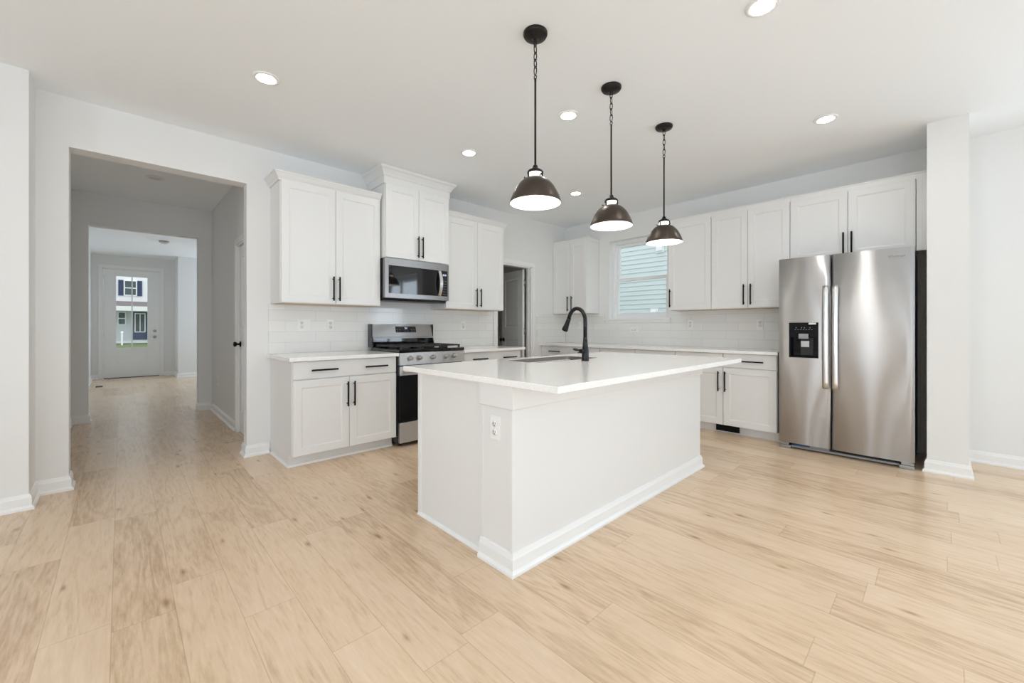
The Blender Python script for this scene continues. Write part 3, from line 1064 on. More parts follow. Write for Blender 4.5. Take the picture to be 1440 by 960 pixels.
# ------------------------------------------------------------------ island
IXL, IXR, IYF, IYM, IYB = 1.303, 3.417, 1.362, 1.59, 2.225
isl = thing('kitchen_island', 'white kitchen island base with panelled end and broad back', 'island', (IXL, IYF, 0))
wI, dM, dB = IXR - IXL, IYM - IYF, IYB - IYF
bm = B(); box(bm, (0, 0, 0), (wI, dM, ZK - TK - 0.0005), 0.002); obj('back_wall', bm, M_CAB, isl)
bm = B(); box(bm, (0.017, dM, 0), (0.030, dB - 0.018, ZK - TK - 0.0005)); box(bm, (0.009, dB - 0.045, 0), (0.030, dB - 0.018, ZK - TK - 0.0005), 0.002); obj('side_panel', bm, M_CAB, isl)
bm = B(); box(bm, (0.030, dM, 0.10), (0.66, dB - 0.020, ZK - TK - 0.0005)); box(bm, (1.53, dM, 0.10), (wI - 0.012, dB - 0.020, ZK - TK - 0.0005))
box(bm, (0.66, dB - 0.045, 0.10), (1.53, dB - 0.020, ZK - TK - 0.0005)); box(bm, (0.66, dM, 0.10), (1.53, dB - 0.045, 0.12))
box(bm, (0.030, dM, 0), (wI - 0.012, dB - 0.095, 0.10)); obj('body', bm, M_CAB, isl)
APR = [(0, 0.755), (0.010, 0.755), (0.0125, 0.760), (0.0125, ZK - TK - 0.001), (0, ZK - TK - 0.001)]
bm = B(); sweep(bm, [(0, dM), (0, 0), (wI, 0), (wI, dM)], APR, side=-1); obj('apron_board', bm, M_CAB, isl)
bm = B(); box(bm, (-0.004, dM - 0.020, 0.098), (-0.0002, dM, 0.755), 0.001); box(bm, (-0.004, 0.0, 0.098), (-0.0002, 0.014, 0.755), 0.001); obj('corner_bead', bm, M_CAB, isl)
bm = B(); sweep(bm, [(0, dM), (0, 0), (wI, 0), (wI, dM)], BASEP, side=-1); obj('baseboard', bm, M_TRIM, isl)
bm = B(); sweep(bm, [(0.017, dB - 0.018), (0.017, dM + 0.002)], [(0, 0), (0.014, 0), (0.013, 0.008), (0.008, 0.015), (0, 0.018)], side=-1); obj('shoe_molding', bm, M_TRIM, isl)
for k in range(4):   # doors of the working side, away from the camera
    xa = 0.035 + k * (wI - 0.06) / 4
    xb = xa + (wI - 0.06) / 4 - 0.004
    bm = B(); shaker(bm, -xb, -xa, 0.10, 0.855, -dB, -dB + 0.0195)
    bmesh.ops.rotate(bm, verts=bm.verts, cent=(0, 0, 0), matrix=Matrix.Rotation(PI, 3, 'Z'))
    obj('door', bm, M_CAB, isl)

# sink
sk = thing('sink', 'undermount steel sink set into the island countertop', 'sink', (0, 0, 0))
bm = B()
r = 0.055
loops = []
for z, ins, rr in ((ZK - 0.005, 0.0008, 0.0593), (ZK - 0.004, 0.002, 0.058), (ZK - 0.007, 0.0035, 0.057), (ZK - TK - 0.19, 0.010, 0.05), (ZK - TK - 0.205, 0.028, 0.04)):
    lp = []
    X0, X1, Y0, Y1 = SX0 + ins, SX1 - ins, SY0 + ins, SY1 - ins
    for cx, cy, a0 in ((X1 - rr, Y1 - rr, 0), (X0 + rr, Y1 - rr, 90), (X0 + rr, Y0 + rr, 180), (X1 - rr, Y0 + rr, 270)):
        for k in range(7):
            a_ = math.radians(a0 + 15 * k)
            lp.append(bm.verts.new((cx + rr * math.cos(a_), cy + rr * math.sin(a_), z)))
    loops.append(lp)
for A_, B_ in zip(loops, loops[1:]):
    n = len(A_)
    for i in range(n):
        f = bm.faces.new((A_[i], A_[(i + 1) % n], B_[(i + 1) % n], B_[i])); f.smooth = True
bm.faces.new(loops[-1])
bmesh.ops.recalc_face_normals(bm, faces=bm.faces)
obj('basin', bm, M_SINK, sk)
bm = B(); lathe(bm, [(0, 0.006), (0.020, 0.004), (0.043, 0.004), (0.046, 0.0005)], 28, ((SX0 + SX1) / 2, (SY0 + SY1) / 2, ZK - TK - 0.204)); obj('drain', bm, M_CHROME, sk)

# faucet
fc = thing('faucet', 'black pull-down gooseneck faucet behind the island sink', 'faucet', (2.418, 1.772, ZK), 0)
bm = B()
lathe(bm, [(0, 0), (0.0275, 0), (0.0275, 0.004), (0.0265, 0.008), (0.0245, 0.06), (0.0235, 0.085), (0.0200, 0.105), (0.0165, 0.135), (0.0145, 0.17), (0, 0.17)], 28)
obj('base_body', bm, M_FAUCET, fc)
bm = B()
pts = [(0, 0, 0.165), (0, 0, 0.26)]
R_ = 0.075
for k in range(1, 15):
    a_ = PI * k / 16 * 1.06
    pts.append((0, R_ - R_ * math.cos(a_), 0.285 + R_ * 1.25 * math.sin(a_)))
tube(bm, pts, 0.0142, 16)
obj('spout', bm, M_FAUCET, fc)
bm = B()
e0, e1 = Vector(pts[-1]), Vector(pts[-1]) - Vector(pts[-2])
e1.normalize()
e1 = (e1 + Vector((0, 0.18, 0))).normalized()
tube(bm, [e0 - e1 * 0.004, e0 + e1 * 0.012, e0 + e1 * 0.045, e0 + e1 * 0.085, e0 + e1 * 0.098], [0.0158, 0.0158, 0.0175, 0.0235, 0.0225], 18)
obj('spray_head', bm, M_FAUCET, fc)
bm = B()
tube(bm, [(-0.015, 0, 0.072), (-0.055, 0, 0.072)], 0.0165, 16)
tube(bm, [(-0.055, 0, 0.072), (-0.060, 0, 0.072)], [0.0165, 0.012], 16)
tube(bm, [(-0.050, 0.0, 0.076), (-0.080, 0.004, 0.080), (-0.110, 0.008, 0.086), (-0.128, 0.010, 0.088)], [0.006, 0.008, 0.0095, 0.004], 12)
obj('lever', bm, M_FAUCET, fc)


# ------------------------------------------------------------------ electrical plates (local: plate on wall y=0, facing -y)
def outlet(label, loc, rz, gangs=1, kind='duplex', horizontal=False, name='outlet', cat='outlet'):
    t = thing(name, label, cat, loc, rz)
    w_, h_ = (0.070 if gangs == 1 else 0.116), 0.115
    if horizontal:
        w_, h_ = h_, w_
    bm = B(); box(bm, (-w_ / 2, -0.006, -h_ / 2), (w_ / 2, 0, h_ / 2), 0.003); obj('cover_plate', bm, M_PLATE, t)
    for gi in range(gangs):
        ox = 0 if gangs == 1 else (-0.023 + 0.046 * gi)
        if kind == 'switch' or (kind == 'mixed' and gi == 1):
            bm = B(); box(bm, (ox - 0.017, -0.009, -0.034), (ox + 0.017, -0.0062, 0.034), 0.001); box(bm, (ox - 0.013, -0.0115, -0.028), (ox + 0.013, -0.0092, 0.028), 0.001)
            obj('rocker', bm, M_PLATE, t)
            continue
        for s in (-1, 1):
            c = Vector((ox, 0, s * 0.0195)) if not horizontal else Vector((s * 0.0195, 0, 0))
            bm = B(); lathe(bm, [(0, -0.006), (0.0165, -0.006), (0.0165, -0.0085), (0, -0.0085)], 24, (c.x, 0, c.z), axis='y')
            rc = obj('receptacle', bm, M_PLATE, t)
            bm = B()
            for dx, dz, hh in ((-0.0062, 0.003, 0.0045), (0.0062, 0.003, 0.004)):
                if horizontal:
                    box(bm, (c.x + dz - hh, -0.0092, c.z + dx - 0.0014), (c.x + dz + hh, -0.0086, c.z + dx + 0.0014))
                else:
                    box(bm, (c.x + dx - 0.0014, -0.0092, c.z + dz - hh), (c.x + dx + 0.0014, -0.0086, c.z + dz + hh))
            lathe(bm, [(0, -0.0086), (0.0026, -0.0086), (0.0026, -0.0092), (0, -0.0092)], 10, (c.x - (0.008 if horizontal else 0), 0, c.z - (0 if horizontal else 0.008)), axis='y')
            obj('slots', bm, M_SLOT, rc)
    return t


yt = YA - 0.0096
outlet('white double-gang plate on tile left of the range', (1.268, yt, 1.158), 0, gangs=2, kind='mixed')
outlet('white single outlet on tile nearest the range, left side', (1.512, yt, 1.157), 0)
outlet('white outlet on tile right of the range', (3.152, yt, 1.158), 0)
xt = XB - 0.0096
outlet('white outlet on tile under the corner cabinet, behind faucet', (xt, 3.93, 1.172), -PI / 2, kind='switch')
outlet('white sideways outlet below the window sill', (xt, 2.985, 1.103), -PI / 2, horizontal=True)
outlet('white outlet on tile just right of the window', (xt, 2.20, 1.172), -PI / 2)
outlet('white outlet on tile beside the refrigerator', (xt, 1.420, 1.172), -PI / 2)
outlet('white outlet on the end of the island', (IXL - 0.0006, 1.478, 0.655), -PI / 2)
outlet('white outlet low on the right hall wall', (HR - 0.0006, 6.50, 0.45), -PI / 2)

# ------------------------------------------------------------------ range
RX0, RX1 = 1.897, 2.655
rg = thing('gas_range', 'stainless gas range with black sides between base cabinets', 'stove', (RX0, YA, 0))
rw = RX1 - RX0
yb, yfr = -0.03, -0.655
bm = B(); box(bm, (0, yfr, 0.035), (rw, yb, 0.895), 0.003); obj('body', bm, M_BLKPLASTIC, rg)
for fx in (0.05, rw - 0.05):
    for fy in (yfr + 0.05, yb - 0.05):
        bm = B(); tube(bm, [(fx, fy, 0), (fx, fy, 0.034)], [0.02, 0.015], 12); obj('foot', bm, M_BLKPLASTIC, rg)
yd = -0.702
bm = B(); box(bm, (0.006, yd, 0.042), (rw - 0.006, yfr - 0.0005, 0.232), 0.004); obj('storage_drawer', bm, M_STEEL, rg)
bm = B()
box(bm, (0.006, yd, 0.680), (rw - 0.006, yfr - 0.0005, 0.765), 0.004)
box(bm, (0.006, yd + 0.004, 0.244), (rw - 0.006, yfr - 0.0005, 0.680), 0.003, mi=1)
od = obj('oven_door', bm, [M_STEEL, M_BLKSOFT], rg)
bm = B()
tube(bm, [(0.045, yd - 0.045, 0.725), (rw - 0.045, yd - 0.045, 0.725)], 0.0125, 16)
for fx in (0.06, rw - 0.06):
    box(bm, (fx - 0.012, yd - 0.045, 0.714), (fx + 0.012, yd + 0.001, 0.736), 0.003)
obj('handle', bm, M_CHROME, od)
# slanted control panel
bm = B()
prism(bm, [(yd - 0.004, 0.778), (yd + 0.006, 0.892), (yfr + 0.02, 0.892), (yfr + 0.02, 0.778)], 0.002, rw - 0.002, 'x')
cp = obj('control_panel', bm, M_STEEL, rg)
for kx in (2.010, 2.108, 2.262, 2.418, 2.515):
    bm = B()
    lathe(bm, [(0, yd + 0.002), (0.023, yd + 0.002), (0.023, yd - 0.006), (0.0185, yd - 0.010), (0.0175, yd - 0.034), (0.014, yd - 0.037), (0, yd - 0.037)], 26, (kx - RX0, 0, 0.842), axis='y')
    box(bm, (kx - RX0 - 0.003, yd - 0.0395, 0.828), (kx - RX0 + 0.003, yd - 0.034, 0.856), 0.001)
    obj('knob', bm, M_NICKEL, cp)
bm = B()
box(bm, (0.0, yd + 0.004, 0.8955), (rw, yb - 0.06, 0.925), 0.004)
obj('cooktop', bm, M_BLKGLASS, rg)
for gx0_, gx1_ in ((0.03, 0.262), (0.266, 0.492), (0.496, rw - 0.03)):
    bm = B()
    ya_, yb_ = yd + 0.045, yb - 0.11
    zt, zb = 0.958, 0.926
    bw = 0.006
    for yy in (ya_, yb_):
        box(bm, (gx0_, yy - bw, zt - 0.014), (gx1_, yy + bw, zt), 0.002)
    for xx in (gx0_ + bw, gx1_ - bw):
        box(bm, (xx - bw, ya_, zt - 0.014), (xx + bw, yb_, zt), 0.002)
    cx_ = (gx0_ + gx1_) / 2
    box(bm, (cx_ - bw, ya_, zt - 0.012), (cx_ + bw, yb_, zt), 0.002)
    for q in (0.25, 0.5, 0.75):
        yy = ya_ + (yb_ - ya_) * q
        box(bm, (gx0_, yy - bw, zt - 0.012), (gx1_, yy + bw, zt), 0.002)
    for xx in (gx0_ + 0.01, gx1_ - 0.01):
        for yy in (ya_ + 0.004, yb_ - 0.004):
            box(bm, (xx - 0.008, yy - 0.008, zb), (xx + 0.008, yy + 0.008, zt - 0.006))
    obj('grate', bm, M_IRON, rg)
for bx, by, br in ((0.15, -0.53, 0.05), (0.15, -0.27, 0.04), (0.379, -0.40, 0.045), (0.605, -0.53, 0.045), (0.605, -0.27, 0.035)):
    bm = B(); lathe(bm, [(0, 0.020), (br * 0.8, 0.020), (br, 0.014), (br, 0.006), (br * 1.15, 0.0), ], 24, (bx, by, 0.9255)); obj('burner', bm, M_IRON, rg)
# backguard
bm = B()
prism(bm, [(-0.128, 0.9255), (-0.098, 1.020), (-0.098, 1.170), (-0.012, 1.170), (-0.012, 0.9255)], 0.002, 0.014, 'x')
prism(bm, [(-0.128, 0.9255), (-0.098, 1.020), (-0.098, 1.170), (-0.012, 1.170), (-0.012, 0.9255)], rw - 0.014, rw - 0.002, 'x')
box(bm, (0.014, -0.060, 0.9255), (rw - 0.014, -0.012, 1.03), mi=0)
bgd = obj('backguard', bm, M_BLKGLASS, rg)
bm = B()
prism(bm, [(-0.112, 1.016), (-0.114, 1.030), (-0.100, 1.036), (-0.088, 1.100), (-0.072, 1.172), (-0.012, 1.172), (-0.012, 1.016)], 0.014, rw - 0.014, 'x')
bp_ = obj('back_panel', bm, M_STEEL, bgd)
bm = B()


def on_bp(z):   # front of the sloping steel panel
    return -0.100 + (z - 1.036) * (0.012 / 0.064) if z < 1.1 else -0.088 + (z - 1.1) * (0.016 / 0.072)


xd0, xd1 = 2.180 - RX0, 2.430 - RX0
prism(bm, [(on_bp(1.080) - 0.004, 1.080), (on_bp(1.146) - 0.004, 1.146), (on_bp(1.146) + 0.005, 1.146), (on_bp(1.080) + 0.005, 1.080)], xd0, xd1, 'x')
obj('display', bm, M_BLKGLASS, bgd)
bm = B()
for i, dx in enumerate((0.0, 0.011, 0.024)):
    xx = xd0 + 0.108 + dx
    z0_, z1_ = 1.118, 1.134
    for (a, b, zz0, zz1) in (((0, 0.0085, z0_, z0_ + 0.002)), (0, 0.0085, z1_ - 0.002, z1_), (0, 0.0018, z0_, z1_), (0.0067, 0.0085, z0_, z1_)):
        if i == 0 and a == 0 and b < 0.003:
            continue
        box(bm, (xx + a, on_bp((zz0 + zz1) / 2) - 0.0056, zz0), (xx + b, on_bp((zz0 + zz1) / 2) - 0.0042, zz1))
obj('digits', bm, M_DISPLAY, bgd)
bm = B()
for fx, zz in ((0.018, 1.110), (0.018, 1.094), (0.05, 1.110), (0.05, 1.094), (0.112, 1.094), (0.145, 1.094), (0.195, 1.110), (0.195, 1.094), (0.226, 1.110), (0.226, 1.094)):
    box(bm, (xd0 + fx - 0.007, on_bp(zz) - 0.0052, zz - 0.0012), (xd0 + fx + 0.007, on_bp(zz) - 0.0042, zz + 0.0012))
obj('button_print', bm, M_ICON, bgd)

# ------------------------------------------------------------------ microwave
MX0, MX1 = 1.900, 2.664
mw = thing('microwave_oven', 'stainless over-the-range microwave with dark reflective glass door', 'microwave', (MX0, YA, 0))
ww = MX1 - MX0
yF = -(YA - 3.82)
z0_, z1_ = 1.428, 1.833
bm = B(); box(bm, (0, yF + 0.040, z0_), (ww, -0.003, z1_), 0.003)
prism(bm, [(yF + 0.042, z0_ - 0.0), (yF + 0.055, z0_ - 0.018), (yF + 0.10, z0_ - 0.022), (-0.03, z0_ - 0.012), (-0.03, z0_ - 0.0)], 0.01, ww - 0.01, 'x')
obj('body', bm, M_BLKPLASTIC, mw)
# steel frame with openings for the window and the keypad
gx0_, gx1_, gz0_, gz1_ = 1.940 - MX0, 2.648 - MX0, 1.481, 1.762
bm = B()
for a, b in (((0, z0_ + 0.006), (gx0_, z1_)), ((gx1_, z0_ + 0.006), (ww, z1_)), ((gx0_, gz1_), (gx1_, z1_)), ((gx0_, z0_ + 0.006), (gx1_, gz0_))):
    box(bm, (a[0], yF, a[1]), (b[0], yF + 0.039, b[1]), 0.0015)
obj('door_frame', bm, M_STEELD, mw)
bm = B(); box(bm, (gx0_, yF + 0.004, gz0_), (2.515 - MX0, yF + 0.020, gz1_)); mg = obj('door_window', bm, M_BLKGLASS, mw)
bm = B(); box(bm, (2.5155 - MX0, yF + 0.004, gz0_), (gx1_, yF + 0.020, gz1_)); kp = obj('keypad', bm, M_BLKGLASS, mw)
bm = B()
hx = 2.522 - MX0
N_ = 12
for i in range(N_):
    def hp(k):
        s = k / N_
        return gz0_ + 0.004 + (gz1_ - gz0_ - 0.008) * s, -math.sin(PI * s) * 0.040
    (za, oa), (zb, ob) = hp(i), hp(i + 1)
    vs = [bm.verts.new(p) for p in ((hx, yF + oa - 0.006, za), (hx + 0.036, yF + oa - 0.006, za), (hx + 0.036, yF + ob - 0.006, zb), (hx, yF + ob - 0.006, zb),
                                    (hx, yF + oa + 0.004, za), (hx + 0.036, yF + oa + 0.004, za), (hx + 0.036, yF + ob + 0.004, zb), (hx, yF + ob + 0.004, zb))]
    for f in ((0, 1, 2, 3), (7, 6, 5, 4), (0, 4, 5, 1), (1, 5, 6, 2), (2, 6, 7, 3), (3, 7, 4, 0)):
        bm.faces.new([vs[j] for j in f])
bmesh.ops.remove_doubles(bm, verts=bm.verts, dist=1e-5)
seen = {}
for f in list(bm.faces):   # drop the inner walls between the segments
    key = tuple(sorted(v.index for v in f.verts))
bm.verts.index_update()
dup = {}
for f in list(bm.faces):
    dup.setdefault(tuple(sorted(v.index for v in f.verts)), []).append(f)
bmesh.ops.delete(bm, geom=[f for v in dup.values() if len(v) > 1 for f in v], context='FACES_ONLY')
bmesh.ops.recalc_face_normals(bm, faces=bm.faces)
box(bm, (hx + 0.006, yF - 0.004, gz0_ + 0.006), (hx + 0.030, yF + 0.006, gz0_ + 0.018)); box(bm, (hx + 0.006, yF - 0.004, gz1_ - 0.018), (hx + 0.030, yF + 0.006, gz1_ - 0.006))
obj('handle', bm, M_CHROME, mw)
bm = B()
for i in range(4):
    xx = 2.588 - MX0 + i * 0.0105 + (0.004 if i > 1 else 0)
    for (a, b, c, d) in ((0, 0.0075, 0, 0.002), (0, 0.0075, 0.016, 0.018), (0, 0.0018, 0, 0.018), (0.0057, 0.0075, 0, 0.018)):
        box(bm, (xx + a, yF + 0.0022, 1.706 + c), (xx + b, yF + 0.0038, 1.706 + d))
obj('digits', bm, M_DISPLAY, kp)
bm = B()
for r_ in range(6):
    for c_ in range(3):
        xx, zz = 2.590 - MX0 + c_ * 0.018, 1.500 + r_ * 0.029
        box(bm, (xx, yF + 0.0026, zz), (xx + 0.009, yF + 0.0038, zz + 0.003))
obj('key_print', bm, M_ICON, kp)


# ------------------------------------------------------------------ refrigerator (local x towards -y, fronts -y -> world -x)
FX, FY0, FY1 = 4.52, 1.076, 0.148
fr = thing('refrigerator', 'stainless side-by-side refrigerator with ice dispenser in the alcove', 'refrigerator', (XB, FY0, 0), -PI / 2)
fw2 = FY0 - FY1
yF = -(XB - FX)
bm = B(); box(bm, (0.006, yF + 0.085, 0.045), (fw2 - 0.006, -0.06, 1.755), 0.004); obj('body', bm, M_GREYSIDE, fr)
gap = FY0 - 0.677


def fridge_door(xa, xb, hole=None):
    """slightly bowed door leaf; the hole for the dispenser is left open"""
    bm = B()
    z0, z1 = 0.062, 1.778
    n = 20
    xs = sorted({xa + (xb - xa) * i / n for i in range(n + 1)} | ({hole[0], hole[1]} if hole else set()))
    zs = [z0, z1] if not hole else [z0, hole[2], hole[3], z1]

    def yy(x):
        s = (x - xa) / (xb - xa)
        return yF + 0.010 - 0.010 * (1 - (2 * s - 1) ** 2) + 0.008 * max(0, abs(2 * s - 1) - 0.93) / 0.07
    for x_a, x_b in zip(xs, xs[1:]):
        for z_a, z_b in zip(zs, zs[1:]):
            if hole and x_a >= hole[0] - 1e-6 and x_b <= hole[1] + 1e-6 and z_a >= hole[2] - 1e-6 and z_b <= hole[3] + 1e-6:
                continue
            f = bm.faces.new([bm.verts.new(p) for p in ((x_a, yy(x_a), z_a), (x_b, yy(x_b), z_a), (x_b, yy(x_b), z_b), (x_a, yy(x_a), z_b))])
            f.smooth = True
        for z, rev in ((z0, 0), (z1, 1)):
            bm.faces.new([bm.verts.new(p) for p in ((x_a, yy(x_a), z), (x_b, yy(x_b), z), (x_b, yF + 0.075, z), (x_a, yF + 0.075, z))])
    for x in (xa, xb):
        bm.faces.new([bm.verts.new(p) for p in ((x, yy(x), z0), (x, yF + 0.075, z0), (x, yF + 0.075, z1), (x, yy(x), z1))])
    bm.faces.new([bm.verts.new(p) for p in ((xa, yF + 0.075, z0), (xb, yF + 0.075, z0), (xb, yF + 0.075, z1), (xa, yF + 0.075, z1))])
    bmesh.ops.remove_doubles(bm, verts=bm.verts, dist=1e-5)
    bmesh.ops.recalc_face_normals(bm, faces=bm.faces)
    return bm


dx0, dx1, dz0, dz1 = FY0 - 0.990, FY0 - 0.766, 0.858, 1.180
d1 = obj('freezer_door', fridge_door(0.002, gap - 0.004, (dx0, dx1, dz0, dz1)), M_STEEL, fr)
d2 = obj('door', fridge_door(gap + 0.004, fw2 - 0.002), M_STEEL, fr)
# dispenser
bm = B()
yd_ = yF - 0.001
for a, b in (((dx0, dz0), (dx0 + 0.010, dz1)), ((dx1 - 0.010, dz0), (dx1, dz1)), ((dx0 + 0.010, dz0), (dx1 - 0.010, dz0 + 0.014)), ((dx0 + 0.010, 1.045), (dx1 - 0.010, dz1))):
    box(bm, (a[0], yd_, a[1]), (b[0], yF + 0.02, b[1]), 0.001)
box(bm, (dx0, yF + 0.066, dz0), (dx1, yF + 0.074, 1.05))
box(bm, (dx0, yF + 0.02, dz0), (dx0 + 0.004, yF + 0.066, 1.05)); box(bm, (dx1 - 0.004, yF + 0.02, dz0), (dx1, yF + 0.066, 1.05))
box(bm, (dx0, yF + 0.02, dz0), (dx1, yF + 0.066, dz0 + 0.006)); box(bm, (dx0, yF + 0.02, 1.045), (dx1, yF + 0.066, 1.05))
dp = obj('dispenser', bm, M_BLKSOFT, d1)
bm = B(); box(bm, (dx0 + 0.075, yF - 0.004, 1.032), (dx0 + 0.150, yF + 0.03, 1.078), 0.004); obj('ice_chute', bm, M_GREYPL, d1)
bm = B(); box(bm, (dx0 + 0.088, yF + 0.020, 0.955), (dx0 + 0.152, yF + 0.050, 1.012), 0.004); obj('dispenser_paddle', bm, M_NICKEL, d1)
bm = B(); box(bm, (dx0 + 0.080, yF + 0.055, 0.880), (dx0 + 0.175, yF + 0.064, 1.040), 0.003); obj('dispenser_back', bm, M_GREYSIDE, d1)
bm = B()
for i in range(7):
    xx = dx0 + 0.045 + i * 0.021
    box(bm, (xx, yd_ - 0.0008, 1.114), (xx + 0.010, yd_ - 0.0002, 1.1165))
for i in (0, 2, 3, 5):
    xx = dx0 + 0.055 + i * 0.021
    box(bm, (xx, yd_ - 0.0008, 1.128), (xx + 0.004, yd_ - 0.0002, 1.137))
obj('icon_print', bm, M_ICON, d1)
bm = B(); box(bm, (dx1 - 0.072, yd_ - 0.0008, 1.162), (dx1 - 0.018, yd_ - 0.0002, 1.178)); obj('label_strip', bm, M_LABEL, d1)


def fridge_handle(xc, par):
    bm = B()
    zt, zb = 1.503, 0.594
    n = 16
    hw_ = 0.021
    prev = None
    for i in range(n + 1):
        s = i / n
        z = zb + (zt - zb) * s
        off = 0.022 + 0.024 * math.sin(PI * s)
        ring = [bm.verts.new(p) for p in ((xc - hw_, yF - off, z), (xc + hw_, yF - off, z), (xc + hw_, yF - off + 0.016, z), (xc - hw_, yF - off + 0.016, z))]
        if prev:
            for k in range(4):
                f = bm.faces.new((prev[k], prev[(k + 1) % 4], ring[(k + 1) % 4], ring[k]))
                f.smooth = True
        else:
            bm.faces.new(ring)
        prev = ring
    bm.faces.new(prev)
    bmesh.ops.recalc_face_normals(bm, faces=bm.faces)
    for z in (zb + 0.001, zt - 0.041):
        box(bm, (xc - hw_ + 0.004, yF - 0.018, z), (xc + hw_ - 0.004, yF + 0.012, z + 0.04), 0.002)
    o = obj('handle', bm, M_CHROME, par)
    for e_ in o.data.edges:
        pass
    return o


fridge_handle(FY0 - 0.7135, d1)
fridge_handle(FY0 - 0.6455, d2)
# base grille, corner feet and hinge covers
bm = B()
box(bm, (0.09, yF + 0.055, 0.012), (fw2 - 0.09, yF + 0.10, 0.030), 0.003)
box(bm, (0.18, yF + 0.060, 0.030), (gap - 0.02, yF + 0.10, 0.055), 0.002)
box(bm, (0.09, yF + 0.085, 0.030), (fw2 - 0.09, yF + 0.10, 0.058), mi=1)
for i in range(30):
    xx = gap + 0.01 + i * (fw2 - 0.10 - gap - 0.01) / 30
    box(bm, (xx, yF + 0.066, 0.032), (xx + 0.004, yF + 0.086, 0.056), mi=1)
obj('base_grille', bm, [M_GREYPL, M_BLKPLASTIC], fr)
for xa in (0.004, fw2 - 0.094):
    bm = B()
    box(bm, (xa, yF + 0.028, 0.0), (xa + 0.09, yF + 0.10, 0.030), 0.004); box(bm, (xa + 0.012, yF + 0.020, 0.034), (xa + 0.078, yF + 0.09, 0.058), 0.004)
    tube(bm, [(xa + (0.012 if xa < 0.1 else 0.078), yF + 0.018, 0.046), (xa + (0.012 if xa < 0.1 else 0.078), yF + 0.05, 0.046)], 0.011, 12)
    obj('foot', bm, M_STEELD, fr)
bm = B(); box(bm, (0.105, yF + 0.058, 0.032), (0.235, yF + 0.084, 0.054), 0.004); obj('water_filter_cap', bm, M_BLUE, fr)
for xa in (0.02, fw2 - 0.10):
    bm = B(); box(bm, (xa, yF + 0.086, 1.7555), (xa + 0.08, yF + 0.20, 1.774), 0.003); obj('hinge_cover', bm, M_GREYPL, fr)


def text_mesh(name, body, size, m, parent, loc, rot, ext=0.0006):
    cu = bpy.data.curves.new(name, 'FONT')
    cu.body = body
    cu.size = size
    cu.extrude = ext
    cu.align_x = 'CENTER'
    tmp = bpy.data.objects.new('tmp_text', cu)
    COL.objects.link(tmp)
    dg = bpy.context.evaluated_depsgraph_get()
    me = bpy.data.meshes.new_from_object(tmp.evaluated_get(dg))
    bpy.data.objects.remove(tmp)
    me.name = name
    me.materials.clear()
    me.materials.append(m)
    o = bpy.data.objects.new(name, me)
    COL.objects.link(o)
    o.parent = parent
    o.location = loc
    o.rotation_euler = rot
    return o


text_mesh('logo', 'Whirlpool', 0.024, M_GREYPL, d2, (FY0 - 0.255, yF + 0.0022, 1.702), (PI / 2, 0, 0.05))
bm = B()
ring = []
for k in range(33):
    a_ = 2 * PI * k / 40 + 0.6
    ring.append((FY0 - 0.255 + 0.030 * math.cos(a_), yF + 0.0022, 1.712 + 0.013 * math.sin(a_) + 0.006 * math.cos(a_)))
tube(bm, ring, [0.0003 + 0.0009 * k / 33 for k in range(33)], 6)
obj('logo_swoosh', bm, M_CHROME, d2)
text_mesh('logo', 'Whirlpool', 0.012, M_GREYPL, bpy.data.objects['door_frame'], (ww / 2, -(YA - 3.82) - 0.0004, 1.795), (PI / 2, 0, 0))

# ------------------------------------------------------------------ pendant lamps
pl = thing('pendant_lamp', 'bronze dome pendant nearest the camera, largest of three', 'lamp', (1.640, 1.535, ZC), 0, group='dome pendants over the island')
bm = B(); lathe(bm, [(0, -0.001), (0.066, -0.001), (0.066, -0.012), (0.060, -0.022), (0.030, -0.028), (0.012, -0.030), (0.010, -0.040), (0, -0.040)], 40)
for a_ in (0.6, 0.6 + PI):
    lathe(bm, [(0, -0.030), (0.006, -0.030), (0.007, -0.026), (0.007, -0.020), (0, -0.02)], 12, (0.036 * math.cos(a_), 0.036 * math.sin(a_), 0))
obj('canopy', bm, M_BRONZED, pl)
bm = B()
zt = -0.038
LINK = 0.052
for i in range(5):
    zc = zt - 0.014 - i * (LINK - 0.0135)
    lp = []
    for k in range(17):
        a_ = 2 * PI * k / 16
        u_, v_ = 0.0095 * math.cos(a_), 0.0245 * math.sin(a_)
        lp.append((u_, 0, zc + v_) if i % 2 else (0, u_, zc + v_))
    tube(bm, lp, 0.0028, 6, cap=False)
obj('chain', bm, M_BRONZED, pl)
z_hook = -0.242
z_rim = 1.812 - ZC
bm = B()
lp = [(0, 0.009 * math.cos(2 * PI * k / 16), z_hook + 0.009 * math.sin(2 * PI * k / 16)) for k in range(17)]
tube(bm, lp, 0.0026, 8, cap=False)
tube(bm, [(0, 0, z_hook - 0.008), (0, 0, z_hook - 0.02), (0, 0, z_rim + 0.195)], [0.007, 0.0056, 0.0056], 14)
obj('stem', bm, M_BRONZED, pl)
bm = B()
lathe(bm, [(0.006, z_rim + 0.212), (0.013, z_rim + 0.205), (0.015, z_rim + 0.196), (0.022, z_rim + 0.188), (0.038, z_rim + 0.180), (0.044, z_rim + 0.172), (0.044, z_rim + 0.163), (0.041, z_rim + 0.163), (0.040, z_rim + 0.170), (0.006, z_rim + 0.176)], 36)
for k in range(3):
    a_ = 2 * PI * k / 3 + 0.75
    c_, s_ = math.cos(a_), math.sin(a_)
    tube(bm, [(0.0425 * c_, 0.0425 * s_, z_rim + 0.168), (0.0425 * c_, 0.0425 * s_, z_rim + 0.137)], 0.0045, 8)
obj('socket_cap', bm, M_BRONZED, pl)
